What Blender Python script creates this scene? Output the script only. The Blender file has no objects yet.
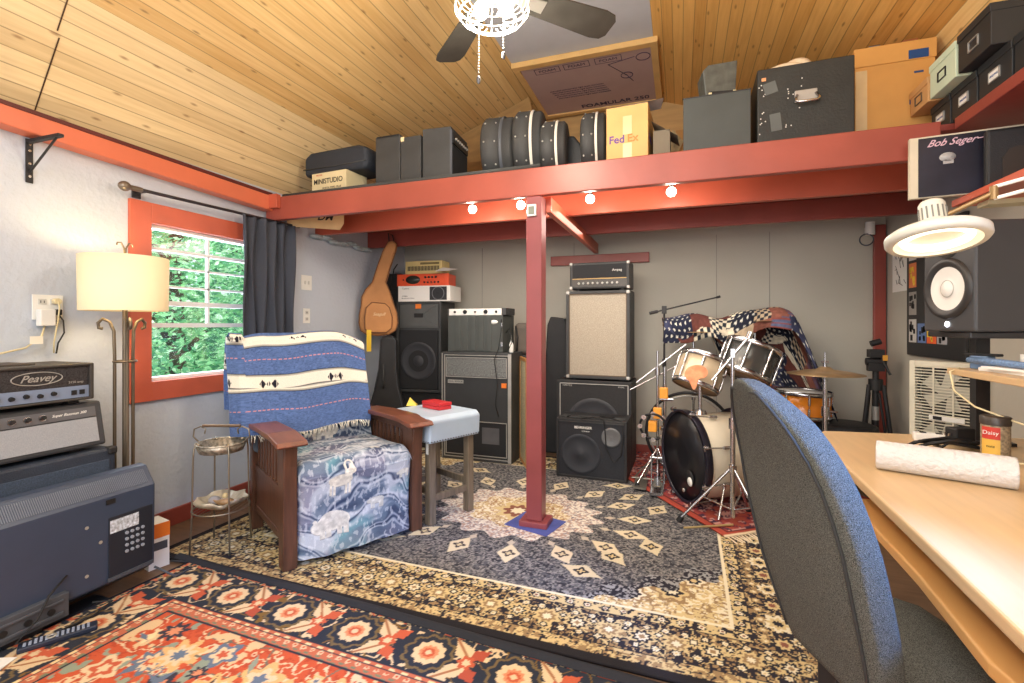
import bpy, bmesh, math, random
import numpy as np
from mathutils import Matrix, Vector
R = math.radians
random.seed(7); rng = np.random.default_rng(7)
COL = bpy.context.scene.collection

# ---------------------------------------------------------------- materials
def lin(c):
    return tuple(((x/255)/12.92 if x/255 <= .04045 else ((x/255+.055)/1.055)**2.4) for x in c)
MATS = {}
def mat(name, col, rough=.55, metal=0., var=.12, vs=6., bump=0., bs=60., emis=None, es=0., stretch=None, spec=.5, trans=0., alpha=1.):
    if name in MATS: return MATS[name]
    m = bpy.data.materials.new(name); m.use_nodes = True; MATS[name] = m
    nt = m.node_tree; N = nt.nodes; L = nt.links; b = N['Principled BSDF']
    c = (*lin(col), 1)
    b.inputs['Roughness'].default_value = rough; b.inputs['Metallic'].default_value = metal
    b.inputs['Specular IOR Level'].default_value = spec
    tc = N.new('ShaderNodeTexCoord'); src = tc.outputs['Object']
    if stretch:
        mp = N.new('ShaderNodeMapping'); mp.inputs['Scale'].default_value = stretch; L.new(src, mp.inputs[0]); src = mp.outputs[0]
    no = N.new('ShaderNodeTexNoise'); no.inputs['Scale'].default_value = vs; no.inputs['Detail'].default_value = 4; L.new(src, no.inputs['Vector'])
    mx = N.new('ShaderNodeMix'); mx.data_type = 'RGBA'
    mx.inputs[6].default_value = tuple(x*(1-var) for x in c[:3])+(1,); mx.inputs[7].default_value = tuple(min(1, x*(1+var)) for x in c[:3])+(1,)
    rp = N.new('ShaderNodeMapRange'); rp.inputs[1].default_value = .3; rp.inputs[2].default_value = .7
    L.new(no.outputs[0], rp.inputs[0]); L.new(rp.outputs[0], mx.inputs[0]); L.new(mx.outputs[2], b.inputs['Base Color'])
    if bump:
        n2 = N.new('ShaderNodeTexNoise'); n2.inputs['Scale'].default_value = bs; n2.inputs['Detail'].default_value = 3; L.new(tc.outputs['Object'], n2.inputs['Vector'])
        bp = N.new('ShaderNodeBump'); bp.inputs['Strength'].default_value = bump; bp.inputs['Distance'].default_value = .01
        L.new(n2.outputs[0], bp.inputs['Height']); L.new(bp.outputs[0], b.inputs['Normal'])
    if emis:
        b.inputs['Emission Color'].default_value = (*lin(emis), 1); b.inputs['Emission Strength'].default_value = es
    if trans: b.inputs['Transmission Weight'].default_value = trans
    if alpha < 1: b.inputs['Alpha'].default_value = alpha
    return m
def vcmat(name, rough=.9, bump=.35, bs=350.):
    """colour woven into the cloth, read from the mesh"""
    m = bpy.data.materials.new(name); m.use_nodes = True; MATS[name] = m
    nt = m.node_tree; N = nt.nodes; L = nt.links; b = N['Principled BSDF']
    a = N.new('ShaderNodeVertexColor'); a.layer_name = 'Col'
    tc = N.new('ShaderNodeTexCoord'); no = N.new('ShaderNodeTexNoise'); no.inputs['Scale'].default_value = bs; L.new(tc.outputs['Object'], no.inputs['Vector'])
    hv = N.new('ShaderNodeMix'); hv.data_type = 'RGBA'; hv.blend_type = 'MULTIPLY'; hv.inputs[0].default_value = .5
    rp = N.new('ShaderNodeMapRange'); rp.inputs[3].default_value = .55; rp.inputs[4].default_value = 1.45; L.new(no.outputs[0], rp.inputs[0])
    L.new(a.outputs[0], hv.inputs[6]); L.new(rp.outputs[0], hv.inputs[7]); L.new(hv.outputs[2], b.inputs['Base Color'])
    b.inputs['Roughness'].default_value = rough; b.inputs['Specular IOR Level'].default_value = .15
    bp = N.new('ShaderNodeBump'); bp.inputs['Strength'].default_value = bump; bp.inputs['Distance'].default_value = .004
    L.new(no.outputs[0], bp.inputs['Height']); L.new(bp.outputs[0], b.inputs['Normal'])
    return m
def plankmat(name, c1, c2, w=.088, groove=(95, 60, 25), length=2.4):
    m = bpy.data.materials.new(name); m.use_nodes = True
    nt = m.node_tree; N = nt.nodes; L = nt.links; b = N['Principled BSDF']
    uv = N.new('ShaderNodeUVMap'); uv.uv_map = 'UVMap'; sp = N.new('ShaderNodeSeparateXYZ'); L.new(uv.outputs[0], sp.inputs[0])
    def mt(op, a, bb=None, **k):
        n = N.new('ShaderNodeMath'); n.operation = op
        for i, x in enumerate((a, bb)):
            if x is None: continue
            if isinstance(x, (int, float)): n.inputs[i].default_value = x
            else: L.new(x, n.inputs[i])
        return n.outputs[0]
    ux = mt('DIVIDE', sp.outputs[0], w); fl = mt('FLOOR', ux); fr = mt('SUBTRACT', ux, fl)
    wn = N.new('ShaderNodeTexWhiteNoise'); wn.noise_dimensions = '1D'; L.new(fl, wn.inputs['W'])
    cb = N.new('ShaderNodeCombineXYZ'); L.new(mt('ADD', mt('MULTIPLY', sp.outputs[0], 30), mt('MULTIPLY', fl, 7.3)), cb.inputs[0]); L.new(mt('MULTIPLY', sp.outputs[1], 1.6), cb.inputs[1])
    gr = N.new('ShaderNodeTexNoise'); gr.inputs['Scale'].default_value = 1.6; gr.inputs['Detail'].default_value = 5; gr.inputs['Distortion'].default_value = .6; L.new(cb.outputs[0], gr.inputs['Vector'])
    t = mt('ADD', mt('MULTIPLY', wn.outputs[0], .35), mt('MULTIPLY', gr.outputs[0], .8))
    cr = N.new('ShaderNodeValToRGB'); e = cr.color_ramp.elements; e[0].position = .2; e[0].color = (*lin(c1), 1); e[1].position = .85; e[1].color = (*lin(c2), 1); L.new(t, cr.inputs[0])
    # knots
    cb2 = N.new('ShaderNodeCombineXYZ'); L.new(mt('MULTIPLY', sp.outputs[0], 8.3), cb2.inputs[0]); L.new(mt('MULTIPLY', sp.outputs[1], 2.6), cb2.inputs[1])
    vo = N.new('ShaderNodeTexVoronoi'); vo.voronoi_dimensions = '2D'; vo.inputs['Scale'].default_value = 1.; L.new(cb2.outputs[0], vo.inputs['Vector'])
    kn = N.new('ShaderNodeMapRange'); kn.inputs[1].default_value = .02; kn.inputs[2].default_value = .075; kn.inputs[3].default_value = .6; kn.inputs[4].default_value = 0; L.new(vo.outputs[0], kn.inputs[0])
    mx = N.new('ShaderNodeMix'); mx.data_type = 'RGBA'; mx.inputs[7].default_value = (*lin((120, 72, 30)), 1); L.new(kn.outputs[0], mx.inputs[0]); L.new(cr.outputs[0], mx.inputs[6])
    g = mt('LESS_THAN', mt('MINIMUM', fr, mt('SUBTRACT', 1., fr)), .035)
    mx2 = N.new('ShaderNodeMix'); mx2.data_type = 'RGBA'; mx2.inputs[7].default_value = (*lin(groove), 1); L.new(mt('MULTIPLY', g, .5), mx2.inputs[0]); L.new(mx.outputs[2], mx2.inputs[6])
    L.new(mx2.outputs[2], b.inputs['Base Color']); b.inputs['Roughness'].default_value = .42
    bp = N.new('ShaderNodeBump'); bp.inputs['Strength'].default_value = .4; bp.inputs['Distance'].default_value = .004; L.new(mt('SUBTRACT', 1., g), bp.inputs['Height']); L.new(bp.outputs[0], b.inputs['Normal'])
    return m

# ---------------------------------------------------------------- geometry
class G:
    def __init__(s): s.v = []; s.f = []; s.m = []; s.s = []; s.k = []
    def add(s, vs, fs, m=0, sm=False, T=None):
        k = len(s.v)
        s.v += [tuple(T @ Vector(v)) if T else tuple(v) for v in vs]
        for f in fs: s.f.append([i+k for i in f]); s.m.append(m); s.s.append(sm)
        return s
    def box(s, x0, x1, y0, y1, z0, z1, m=0, T=None):
        s.k.append((len(s.v), len(s.f)))
        v = [(x, y, z) for z in (z0, z1) for y in (y0, y1) for x in (x0, x1)]
        return s.add(v, [(0, 2, 3, 1), (4, 5, 7, 6), (0, 1, 5, 4), (2, 6, 7, 3), (0, 4, 6, 2), (1, 3, 7, 5)], m, False, T)
    def prism(s, poly, a, b, axis='z', m=0, T=None):
        """polygon of 2-d points pushed from a to b along an axis; (x,y)/z, (y,z)/x, (x,z)/y"""
        s.k.append((len(s.v), len(s.f))); n = len(poly); P = {'z': lambda p, t: (p[0], p[1], t), 'x': lambda p, t: (t, p[0], p[1]), 'y': lambda p, t: (p[0], t, p[1])}[axis]
        v = [P(p, a) for p in poly]+[P(p, b) for p in poly]
        f = [tuple(range(n))[::-1], tuple(range(n, 2*n))]+[(i, (i+1) % n, n+(i+1) % n, n+i) for i in range(n)]
        return s.add(v, f, m, False, T)
    def cyl(s, p0, p1, r0, r1=None, n=20, m=0, cap=True, T=None):
        s.k.append((len(s.v), len(s.f))); r1 = r0 if r1 is None else r1; p0 = Vector(p0); p1 = Vector(p1); d = (p1-p0).normalized()
        a = d.orthogonal().normalized(); b = d.cross(a)
        v = []
        for p, r in ((p0, r0), (p1, r1)):
            v += [p+(a*math.cos(2*math.pi*i/n)+b*math.sin(2*math.pi*i/n))*r for i in range(n)]
        s.add(v, [(i, (i+1) % n, n+(i+1) % n, n+i) for i in range(n)], m, True, T)
        if cap: s.add(v, [tuple(range(n))[::-1], tuple(range(n, 2*n))], m, False, T)
        return s
    def tube(s, pts, r, n=8, m=0, closed=False, T=None):
        s.k.append((len(s.v), len(s.f))); P = [Vector(p) for p in pts]; k = len(P); v = []; up = None
        for i, p in enumerate(P):
            d = (P[(i+1) % k]-P[i-1]) if closed else (P[min(i+1, k-1)]-P[max(i-1, 0)])
            d.normalize()
            if up is None: up = d.orthogonal().normalized()
            up = (up-d*up.dot(d)).normalized(); w = d.cross(up)
            rr = r[i] if isinstance(r, (list, tuple)) else r
            v += [p+(up*math.cos(2*math.pi*j/n)+w*math.sin(2*math.pi*j/n))*rr for j in range(n)]
        q = k if closed else k-1
        f = [(i*n+j, i*n+(j+1) % n, ((i+1) % k)*n+(j+1) % n, ((i+1) % k)*n+j) for i in range(q) for j in range(n)]
        if not closed: f += [tuple(range(n))[::-1], tuple(range((k-1)*n, k*n))]
        return s.add(v, f, m, True, T)
    def lathe(s, prof, n=32, m=0, T=None, sm=True):
        """profile (r,z) turned about z"""
        s.k.append((len(s.v), len(s.f))); k = len(prof); v = [(r*math.cos(2*math.pi*j/n), r*math.sin(2*math.pi*j/n), z) for r, z in prof for j in range(n)]
        f = [(i*n+j, i*n+(j+1) % n, (i+1)*n+(j+1) % n, (i+1)*n+j) for i in range(k-1) for j in range(n)]
        return s.add(v, f, m, sm, T)
    def ball(s, c, r, m=0, n=14, T=None):
        s.k.append((len(s.v), len(s.f))); rx, ry, rz = r if isinstance(r, (tuple, list)) else (r, r, r); c = Vector(c)
        prof = [(math.sin(math.pi*i/n), -math.cos(math.pi*i/n)) for i in range(n+1)]
        k = 2*n
        v = [(c.x+a*rx*math.cos(2*math.pi*j/k), c.y+a*ry*math.sin(2*math.pi*j/k), c.z+b*rz) for a, b in prof for j in range(k)]
        f = [(i*k+j, i*k+(j+1) % k, (i+1)*k+(j+1) % k, (i+1)*k+j) for i in range(n) for j in range(k)]
        return s.add(v, f, m, True, T)
    def torus(s, c, ax, R_, r, m=0, n=32, k=8, T=None):
        ax = Vector(ax).normalized(); a = ax.orthogonal().normalized(); b = ax.cross(a); c = Vector(c)
        return s.tube([c+(a*math.cos(2*math.pi*i/n)+b*math.sin(2*math.pi*i/n))*R_ for i in range(n)], r, k, m, True, T)
    def rod(s, *pts, r=.01, n=8, m=0, T=None):
        for a, b in zip(pts, pts[1:]): s.cyl(a, b, r, n=n, m=m, T=T)
        return s

def tag(o, label=None, cat=None, group=None, kind=None):
    if label: o['label'] = label
    if cat: o['category'] = cat
    if group: o['group'] = group
    if kind: o['kind'] = kind
    return o
def link(name, me, mats, parent=None):
    o = bpy.data.objects.new(name, me); COL.objects.link(o)
    for m in (mats if isinstance(mats, (list, tuple)) else [mats]): me.materials.append(m)
    if parent: o.parent = parent
    return o
APART = set('corner_cap foot joint collar knob knob_skirt screw worn_corner end_cheek rack_ear case_latch spur push_switch socket jingle fan_blade toggle latch rail_stud tape blue_tape support_panel seat_rail stretcher shelf_rail prong bracket_hole jack stand_bracket silver_sleeve side_strip control_panel grey_patch box_flap side_pedal drum_legs cover_plate lug rivet silver_trim'.split())
def obj(name, g, mats, parent=None, bev=0., seg=2, loc=None, rz=0., sub=0, label=None, cat=None, group=None, kind=None):
    if parent and name in APART and len(g.k) > 1:
        e = g.k+[(len(g.v), len(g.f))]
        for (a, b), (c, d) in zip(e, e[1:]):
            h = G(); h.v = g.v[a:c]; h.f = [[i-a for i in f] for f in g.f[b:d]]; h.m = g.m[b:d]; h.s = g.s[b:d]
            o = obj(name, h, mats, parent, bev, seg, loc, rz, sub, label, cat, group, kind)
        return o
    me = bpy.data.meshes.new(name); me.from_pydata(g.v, [], g.f); me.update()
    me.polygons.foreach_set('material_index', g.m); me.polygons.foreach_set('use_smooth', g.s)
    bm = bmesh.new(); bm.from_mesh(me); bmesh.ops.remove_doubles(bm, verts=bm.verts, dist=1e-6) if sub else None; bmesh.ops.recalc_face_normals(bm, faces=bm.faces); bm.to_mesh(me); bm.free()
    o = link(name, me, mats, parent)
    if loc: o.location = loc
    o.rotation_euler.z = rz
    if bev:
        b = o.modifiers.new('edge', 'BEVEL'); b.width = bev; b.segments = seg; b.limit_method = 'ANGLE'; b.angle_limit = R(40)
    if sub:
        b = o.modifiers.new('sub', 'SUBSURF'); b.levels = b.render_levels = sub
    return tag(o, label, cat, group, kind)
def thing(name, label, cat, loc=(0, 0, 0), rz=0., group=None, rx=0., ry=0.):
    o = bpy.data.objects.new(name, None); COL.objects.link(o); o.empty_display_size = .05
    o.location = loc; o.rotation_euler = (rx, ry, rz)
    return tag(o, label, cat, group)
def dup(root, loc, rz=None, label=None, group=None):
    r = root.copy(); COL.objects.link(r); r.location = loc
    if rz is not None: r.rotation_euler.z = rz
    if label: r['label'] = label
    if group: r['group'] = group
    for ch in list(root.children):
        c = ch.copy(); COL.objects.link(c); c.parent = r
        for g in ch.children:
            d = g.copy(); COL.objects.link(d); d.parent = c
    return r
def frame(right, up, at):
    x = Vector(right).normalized(); z0 = Vector(up); n = x.cross(z0).normalized(); y = n.cross(x)
    M = Matrix.Identity(4)
    for i in range(3): M[i][0] = x[i]; M[i][1] = y[i]; M[i][2] = n[i]; M[i][3] = at[i]
    return M
def text(s, size, m, at, right=(1, 0, 0), up=(0, 0, 1), parent=None, name='lettering', shear=0., bold=0., sx=1., align='CENTER', ext=.0006):
    cu = bpy.data.curves.new('t', 'FONT'); cu.body = s; cu.size = size; cu.shear = shear; cu.offset = bold*size; cu.extrude = ext
    cu.align_x = align; cu.align_y = 'CENTER'; cu.resolution_u = 3
    to = bpy.data.objects.new('t', cu); COL.objects.link(to)
    dg = bpy.context.evaluated_depsgraph_get(); me = bpy.data.meshes.new_from_object(to.evaluated_get(dg))
    bpy.data.objects.remove(to); bpy.data.curves.remove(cu)
    M = frame(right, up, at)
    for v in me.vertices: v.co = M @ Vector((v.co.x*sx, v.co.y, v.co.z))
    me.materials.clear()
    return link(name, me, m, parent)

def sheet(name, fn, nu, nv, img, m, parent=None, thick=0., flipv=False):
    """cloth: fn(S,T)->xyz arrays; img HxWx3 (0-255 sRGB) sampled with S right, T up"""
    S, T = np.meshgrid(np.linspace(0, 1, nu), np.linspace(0, 1, nv))
    X, Y, Z = fn(S, T); co = np.stack([X+0*S, Y+0*S, Z+0*S], -1).reshape(-1, 3).astype(np.float32)
    idx = np.arange(nu*nv).reshape(nv, nu)
    q = np.stack([idx[:-1, :-1], idx[:-1, 1:], idx[1:, 1:], idx[1:, :-1]], -1).reshape(-1, 4).astype(np.int32)
    me = bpy.data.meshes.new(name); me.vertices.add(len(co)); me.vertices.foreach_set('co', co.ravel())
    me.loops.add(q.size); me.loops.foreach_set('vertex_index', q.ravel())
    me.polygons.add(len(q)); me.polygons.foreach_set('loop_start', np.arange(0, q.size, 4, dtype=np.int32)); me.polygons.foreach_set('loop_total', np.full(len(q), 4, dtype=np.int32))
    me.polygons.foreach_set('use_smooth', np.ones(len(q), dtype=bool)); me.update(calc_edges=True); me.validate()
    H, W = img.shape[:2]
    a = img[np.clip((T*(H-1)).round().astype(int), 0, H-1), np.clip((S*(W-1)).round().astype(int), 0, W-1)].reshape(-1, 3)/255.
    l = np.where(a <= .04045, a/12.92, ((a+.055)/1.055)**2.4)
    ca = me.color_attributes.new('Col', 'FLOAT_COLOR', 'POINT'); ca.data.foreach_set('color', np.concatenate([l, np.ones((len(l), 1))], 1).astype(np.float32).ravel())
    o = link(name, me, m, parent)
    if thick:
        s = o.modifiers.new('thick', 'SOLIDIFY'); s.thickness = thick; s.offset = -1
    return o

# ---------------------------------------------------------------- painting (numpy)
class Pic:
    def __init__(s, w, h, px, bg):
        s.w, s.h = w, h; s.W, s.H = int(w/px), int(h/px)
        s.x, s.y = np.meshgrid((np.arange(s.W)+.5)*px, (np.arange(s.H)+.5)*px)
        s.a = np.zeros((s.H, s.W, 3)); s.a[:] = bg; s.px = px
    def fill(s, mask, c): s.a[mask] = c
    def loc(s, cx, cy, r):
        i0, i1 = max(0, int((cx-r)/s.px)), min(s.W, int((cx+r)/s.px)+2); j0, j1 = max(0, int((cy-r)/s.px)), min(s.H, int((cy+r)/s.px)+2)
        return slice(j0, j1), slice(i0, i1)
    def ros(s, cx, cy, r, cols, petals=8, wob=.18, rot=0., clip=None):
        """a flower: rings of colour with a petalled outline"""
        sl = s.loc(cx, cy, r*1.4); x = s.x[sl]-cx; y = s.y[sl]-cy
        if x.size == 0: return
        d = np.hypot(x, y); t = np.arctan2(y, x)+rot; w = 1+wob*np.cos(petals*t); n = len(cols)
        for i, c in enumerate(cols):
            mk = d < r*w*(n-i)/n
            if clip is not None: mk &= clip[sl]
            s.a[sl][mk] = c
    def leaf(s, cx, cy, l, wd, ang, c, clip=None, vein=None, dia=False):
        sl = s.loc(cx, cy, l*1.1); x = s.x[sl]-cx; y = s.y[sl]-cy
        if x.size == 0: return
        u = x*math.cos(ang)+y*math.sin(ang); v = -x*math.sin(ang)+y*math.cos(ang)
        k = 1-np.abs(u)/l
        mk = (k > 0) & (np.abs(v) < wd*(k if dia else np.sqrt(np.clip(k, 0, 1))*np.clip(1.1-np.abs(u)/l, 0, 1)))
        if clip is not None: mk &= clip[sl]
        s.a[sl][mk] = c
        if vein is not None:
            mk &= np.abs(v) < wd*.15; s.a[sl][mk] = vein
def vnoise(X, Y, sc, seed=0):
    def h(i, j):
        n = (i*374761393+j*668265263+seed*974711) & 0x7fffffff; n = ((n ^ (n >> 13))*1274126177) & 0x7fffffff
        return ((n ^ (n >> 16)) & 0xffff)/65535.
    x = X*sc; y = Y*sc; i = np.floor(x).astype(np.int64); j = np.floor(y).astype(np.int64); fx = x-i; fy = y-j; fx = fx*fx*(3-2*fx); fy = fy*fy*(3-2*fy)
    return (h(i, j)*(1-fx)+h(i+1, j)*fx)*(1-fy)+(h(i, j+1)*(1-fx)+h(i+1, j+1)*fx)*fy
def fbm(X, Y, sc, o=4, seed=0): return sum(vnoise(X, Y, sc*2**k, seed+k)/2**(k+1) for k in range(o))/(1-.5**o)

# ---------------------------------------------------------------- palette
black = mat('black_vinyl', (34, 34, 36), .55, var=.25, bump=.25, bs=220)
char = mat('charcoal_vinyl', (58, 59, 60), .6, var=.2, bump=.25, bs=200)
dgrey = mat('dark_grey_plastic', (72, 76, 84), .5)
grille = mat('black_grille_cloth', (30, 31, 34), .8, var=.3, vs=300)
steel = mat('chrome', (205, 205, 208), .22, 1., var=.05)
dsteel = mat('worn_steel', (140, 136, 128), .4, .8)
white = mat('white_plastic', (235, 235, 230), .45, var=.03)
cream = mat('cream_plastic', (222, 208, 165), .5, var=.05)
redp = mat('red_orange_paint', (188, 92, 68), .38, var=.12, vs=3, bump=.1, bs=20)
redd = mat('dark_red_paint', (146, 68, 58), .4, var=.14, vs=3, bump=.1, bs=20)
maroon = mat('maroon_paint', (142, 70, 72), .35, var=.12, vs=4)
maple = mat('maple_laminate', (208, 176, 132), .35, var=.07, vs=3, stretch=(12, 1, 12))
walnut = mat('dark_oak', (88, 58, 44), .35, var=.3, vs=5, stretch=(8, 8, 1), bump=.05)
walnutt = mat('dark_oak_top', (116, 68, 50), .3, var=.25, vs=4, stretch=(8, 1, 8))
greywood = mat('weathered_wood', (112, 100, 84), .6, var=.3, vs=6, stretch=(10, 10, 1))
cardb = mat('cardboard', (206, 156, 92), .75, var=.06, vs=4)
paper = mat('white_paper', (236, 234, 228), .7, var=.03)
brass = mat('aged_bronze', (120, 108, 92), .45, .7, var=.2)
gold = mat('gold_trim', (176, 146, 92), .4, .3)
silver = mat('silver_trim', (178, 176, 170), .4, .4)
orange = mat('orange_plastic', (226, 120, 40), .45, var=.05)
ink = mat('black_ink', (22, 22, 24), .6, var=.05)
navyf = mat('navy_felt', (30, 36, 58), .9, var=.2, bump=.3)
# ================================================================ camera
cam = bpy.data.cameras.new('camera'); co = bpy.data.objects.new('camera', cam); COL.objects.link(co)
cam.sensor_width = 36; cam.lens = 36*478/1024; cam.shift_y = -(341.5-325)/1024; cam.clip_start = .02
co.location = (0, 0, 1.2); co.rotation_euler = (R(90), 0, R(19.4)); bpy.context.scene.camera = co
XL, XR, YB, YF = -2.88, 1.55, 4.6, -1.9

# ================================================================ the room
def struct(name, g, m, bev=0., parent=None): return obj(name, g, m, parent, bev=bev, kind=None if parent else 'structure')
floorm = mat('floor_boards', (110, 84, 62), .5, var=.2, vs=5, stretch=(1, 8, 1))
struct('floor', G().box(XL-.1, XR+.1, YF-.1, YB+.1, -.1, 0), floorm)
wl = mat('pale_blue_grey_wall', (192, 200, 212), .7, var=.03, vs=2, bump=.5, bs=35)
wb = mat('taupe_grey_wall', (184, 180, 168), .7, var=.04, vs=2, bump=.12, bs=30)
# window opening in the left wall
wy0, wy1, wz0, wz1 = 1.90, 2.72, .874, 1.786
g = G()
g.box(XL-.1, XL, YF, wy0-.02, 0, 2.75).box(XL-.1, XL, wy1+.02, YB, 0, 2.75).box(XL-.1, XL, wy0-.02, wy1+.02, 0, wz0-.02).box(XL-.1, XL, wy0-.02, wy1+.02, wz1+.02, 2.75)
struct('wall_left', g, wl)
struct('wall_back', G().box(XL-.1, XR+.1, YB, YB+.1, 0, 3.3), wb)
struct('wall_right', G().box(XR, XR+.1, YF, YB, 0, 2.75), wb)
struct('wall_front', G().box(XL-.1, XR+.1, YF-.1, YF, 0, 3.3), wl)
g = G()
for x in (-1.95, -.98, .3, .72): g.box(x, x+.004, YB-.004, YB, 0, 2.0)
struct('trim_1', g, mat('panel_groove', (138, 134, 128), .7))
struct('trim_2', G().box(XR-.09, XR-.01, YB-.04, YB-.004, 0, 2.0), redd, .004)
struct('baseboard_left', G().box(XL, XL+.02, YF, YB, 0, .1), redd, .004)
struct('baseboard_back', G().box(XL+.02, XR, YB-.02, YB, 0, .09), redd, .004)
struct('trim_3', G().prism([(YF, 2.19), (2.70, 2.028), (2.70, 2.135), (YF, 2.235)], XL, XL+.09, 'x'), mat('orange_red_paint', (214, 116, 84), .4, var=.06, vs=3), .006)
struct('trim_4', G().prism([(YF, 2.236), (2.70, 2.136), (2.70, 2.16), (YF, 2.25)], XL, XL+.085, 'x'), mat('dark_maroon_edge', (92, 38, 34), .5), .003)
# ceiling of narrow boards: gambrel with a flat strip
ylim = (YF, YB)
prof = [(XL-.02, 2.17), (-2.583, 2.70), (-1.23, 3.22), (-.18, 3.22), (1.25, 2.70), (XR+.02, 2.17)]
pm = plankmat('pine_boards', (214, 170, 104), (244, 212, 150), w=.075)
pm2 = plankmat('pine_boards_lower', (206, 178, 130), (238, 214, 166), w=.07)
pm3 = plankmat('pine_boards_amber', (206, 150, 76), (240, 192, 114), w=.07)
def slope(name, a, b, m, y0=YF, y1=YB):
    me = bpy.data.meshes.new(name); t = .03
    L_ = math.hypot(b[0]-a[0], b[1]-a[1]); nx, nz = -(b[1]-a[1])/L_*t, (b[0]-a[0])/L_*t
    v = [(a[0], y0, a[1]), (b[0], y0, b[1]), (b[0], y1, b[1]), (a[0], y1, a[1])]; v += [(x+nx, y, z+nz) for x, y, z in v]
    me.from_pydata(v, [], [(0, 1, 2, 3), (7, 6, 5, 4), (0, 4, 5, 1), (2, 6, 7, 3), (1, 5, 6, 2), (0, 3, 7, 4)]); me.update()
    uv = me.uv_layers.new(name='UVMap'); q = [(0, y0), (L_, y0), (L_, y1), (0, y1)]*2
    for l in me.loops: uv.data[l.index].uv = q[l.vertex_index]
    o = link(name, me, m); o['kind'] = 'structure'; return o
slope('ceiling', prof[0], prof[1], pm2); slope('ceiling', prof[1], prof[2], pm); slope('ceiling', prof[3], prof[4], pm3); slope('ceiling', prof[4], prof[5], pm)
struct('ceiling', G().box(-1.23, -.18, YF, YB, 3.22, 3.25), mat('grey_board', (200, 204, 212), .8, var=.04))
# seams across the lower boards
sx, sz = prof[1][0]-prof[0][0], prof[1][1]-prof[0][1]
g = G(); n = Vector((sz, 0, -sx)).normalized()*.003
for yy, a, b in ((1.376, 0, .66), (1.362, .70, 1.0)):
    p = [Vector((prof[0][0]+sx*t, 0, prof[0][1]+sz*t)) for t in (a, b)]
    g.add([(p[0].x, yy, p[0].z)+n*0 if 0 else tuple(Vector((p[0].x, yy, p[0].z))+n), tuple(Vector((p[1].x, yy, p[1].z))+n), tuple(Vector((p[1].x, yy+.006, p[1].z))+n), tuple(Vector((p[0].x, yy+.006, p[0].z))+n)], [(0, 1, 2, 3)])
struct('trim_5', g, mat('seam_dark_brown', (70, 48, 28), .8))  # dark brown joint between the boards
# plywood closing the far end of the slopes
ply = mat('plywood', (196, 158, 104), .7, var=.12, vs=3, stretch=(1, 6, 6))
g = G()
g.add([(-2.56, 4.0, 2.695), (-1.25, 4.0, 3.20), (-1.25, 4.02, 3.0), (-1.3, 4.59, 2.9), (-2.56, 4.59, 2.6)], [(0, 1, 3, 4)])
struct('trim_6', g, ply)
struct('trim_7', G().box(XL+.02, XR-.02, 4.5, 4.58, 2.16, 3.2), ply)
# the post and the loft
struct('trim_14', G().box(XL+.0, XR, 2.75, YB, 2.10, 2.128), redd)
struct('trim_8', G().box(XL+.02, 1.12, 2.70, 2.745, 1.962, 2.128), mat('shaded_red_paint', (156, 76, 62), .4, var=.14, vs=3, bump=.1, bs=20), .005)  # front fascia: its shade is put into this darker red
struct('trim_9', G().box(XL, XR-.02, 3.22, 3.265, 1.95, 2.099), redp, .005)
struct('trim_10', G().box(XL, XR-.02, 3.93, 3.975, 1.95, 2.099), redd, .005)
struct('trim_11', G().box(-.775, -.735, 2.80, 4.56, 1.88, 1.975), redp, .005)
struct('trim_12', G().box(-1.2, -.27, 4.545, 4.596, 1.78, 1.87), redd, .004)
struct('trim_13', G().box(XL+.0, XL+.16, 2.66, 2.70, 2.04, 2.14), redp, .004)
pt = thing('support_post', 'square maroon painted post with a block foot holding up the storage loft', 'post', (-.815, 2.75, 0))
obj('post_shaft', G().box(-.048, .048, -.05, .05, .045, 1.961), maroon, pt, bev=.006)
obj('foot_block', G().box(-.085, .085, -.075, .075, .012, .045), maroon, pt, bev=.004)
cf = obj('carpet_scrap', G().box(-.15, .14, -.12, .12, .0, .009), mat('blue_carpet', (74, 84, 150), .95, var=.2, bump=.5), loc=(-.815, 2.75, .0045), rz=R(-15), label='blue carpet scrap under the foot of the maroon post', cat='carpet')
th = thing('thermometer', 'small white framed thermometer fixed to the top of the maroon post', 'thermometer', (-.825, 2.70, 1.875))
obj('case', G().box(-.028, .028, -.016, -.001, -.035, .035), white, th, bev=.004)
obj('display', G().box(-.018, .018, -.018, -.0165, -.025, .022), mat('lcd_grey', (118, 124, 116), .3), th)

# ---- window
win = obj('window_1', G().box(0, .022, wy0-.115, wy0, wz0-.11, wz1+.115).box(0, .022, wy1, wy1+.115, wz0-.11, wz1+.115).box(0, .022, wy0, wy1, wz1, wz1+.115).box(0, .022, wy0, wy1, wz0-.11, wz0).box(-.09, 0, wy0-.02, wy0, wz0, wz1).box(-.09, 0, wy1, wy1+.02, wz0, wz1).box(-.09, 0, wy0, wy1, wz1, wz1+.02).box(-.09, 0, wy0, wy1, wz0-.02, wz0), [mat('window_red', (196, 96, 70), .38, var=.12, vs=4)], bev=.003, kind='structure', loc=(XL, 0, 0))
wf = mat('white_vinyl', (240, 243, 245), .35, var=.02)
g = G(); a, b = wy0, wy1
g.box(-.08, -.02, a, a+.022, wz0, wz1).box(-.08, -.02, b-.022, b, wz0, wz1).box(-.08, -.02, a, b, wz1-.02, wz1).box(-.08, -.02, a, b, wz0, wz0+.02)
obj('window_frame', g, wf, win, bev=.002)
g = G().box(-.06, -.03, a, b, 1.185, 1.212).box(-.06, -.03, a, b, 1.315, 1.345).box(-.055, -.035, a, b, 1.425, 1.438).box(-.055, -.035, a, b, 1.54, 1.552).box(-.06, -.03, a, b, 1.64, 1.66).box(-.055, -.035, 2.285, 2.30, 1.2, wz1)
obj('window_sash', g, wf, win)
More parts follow.
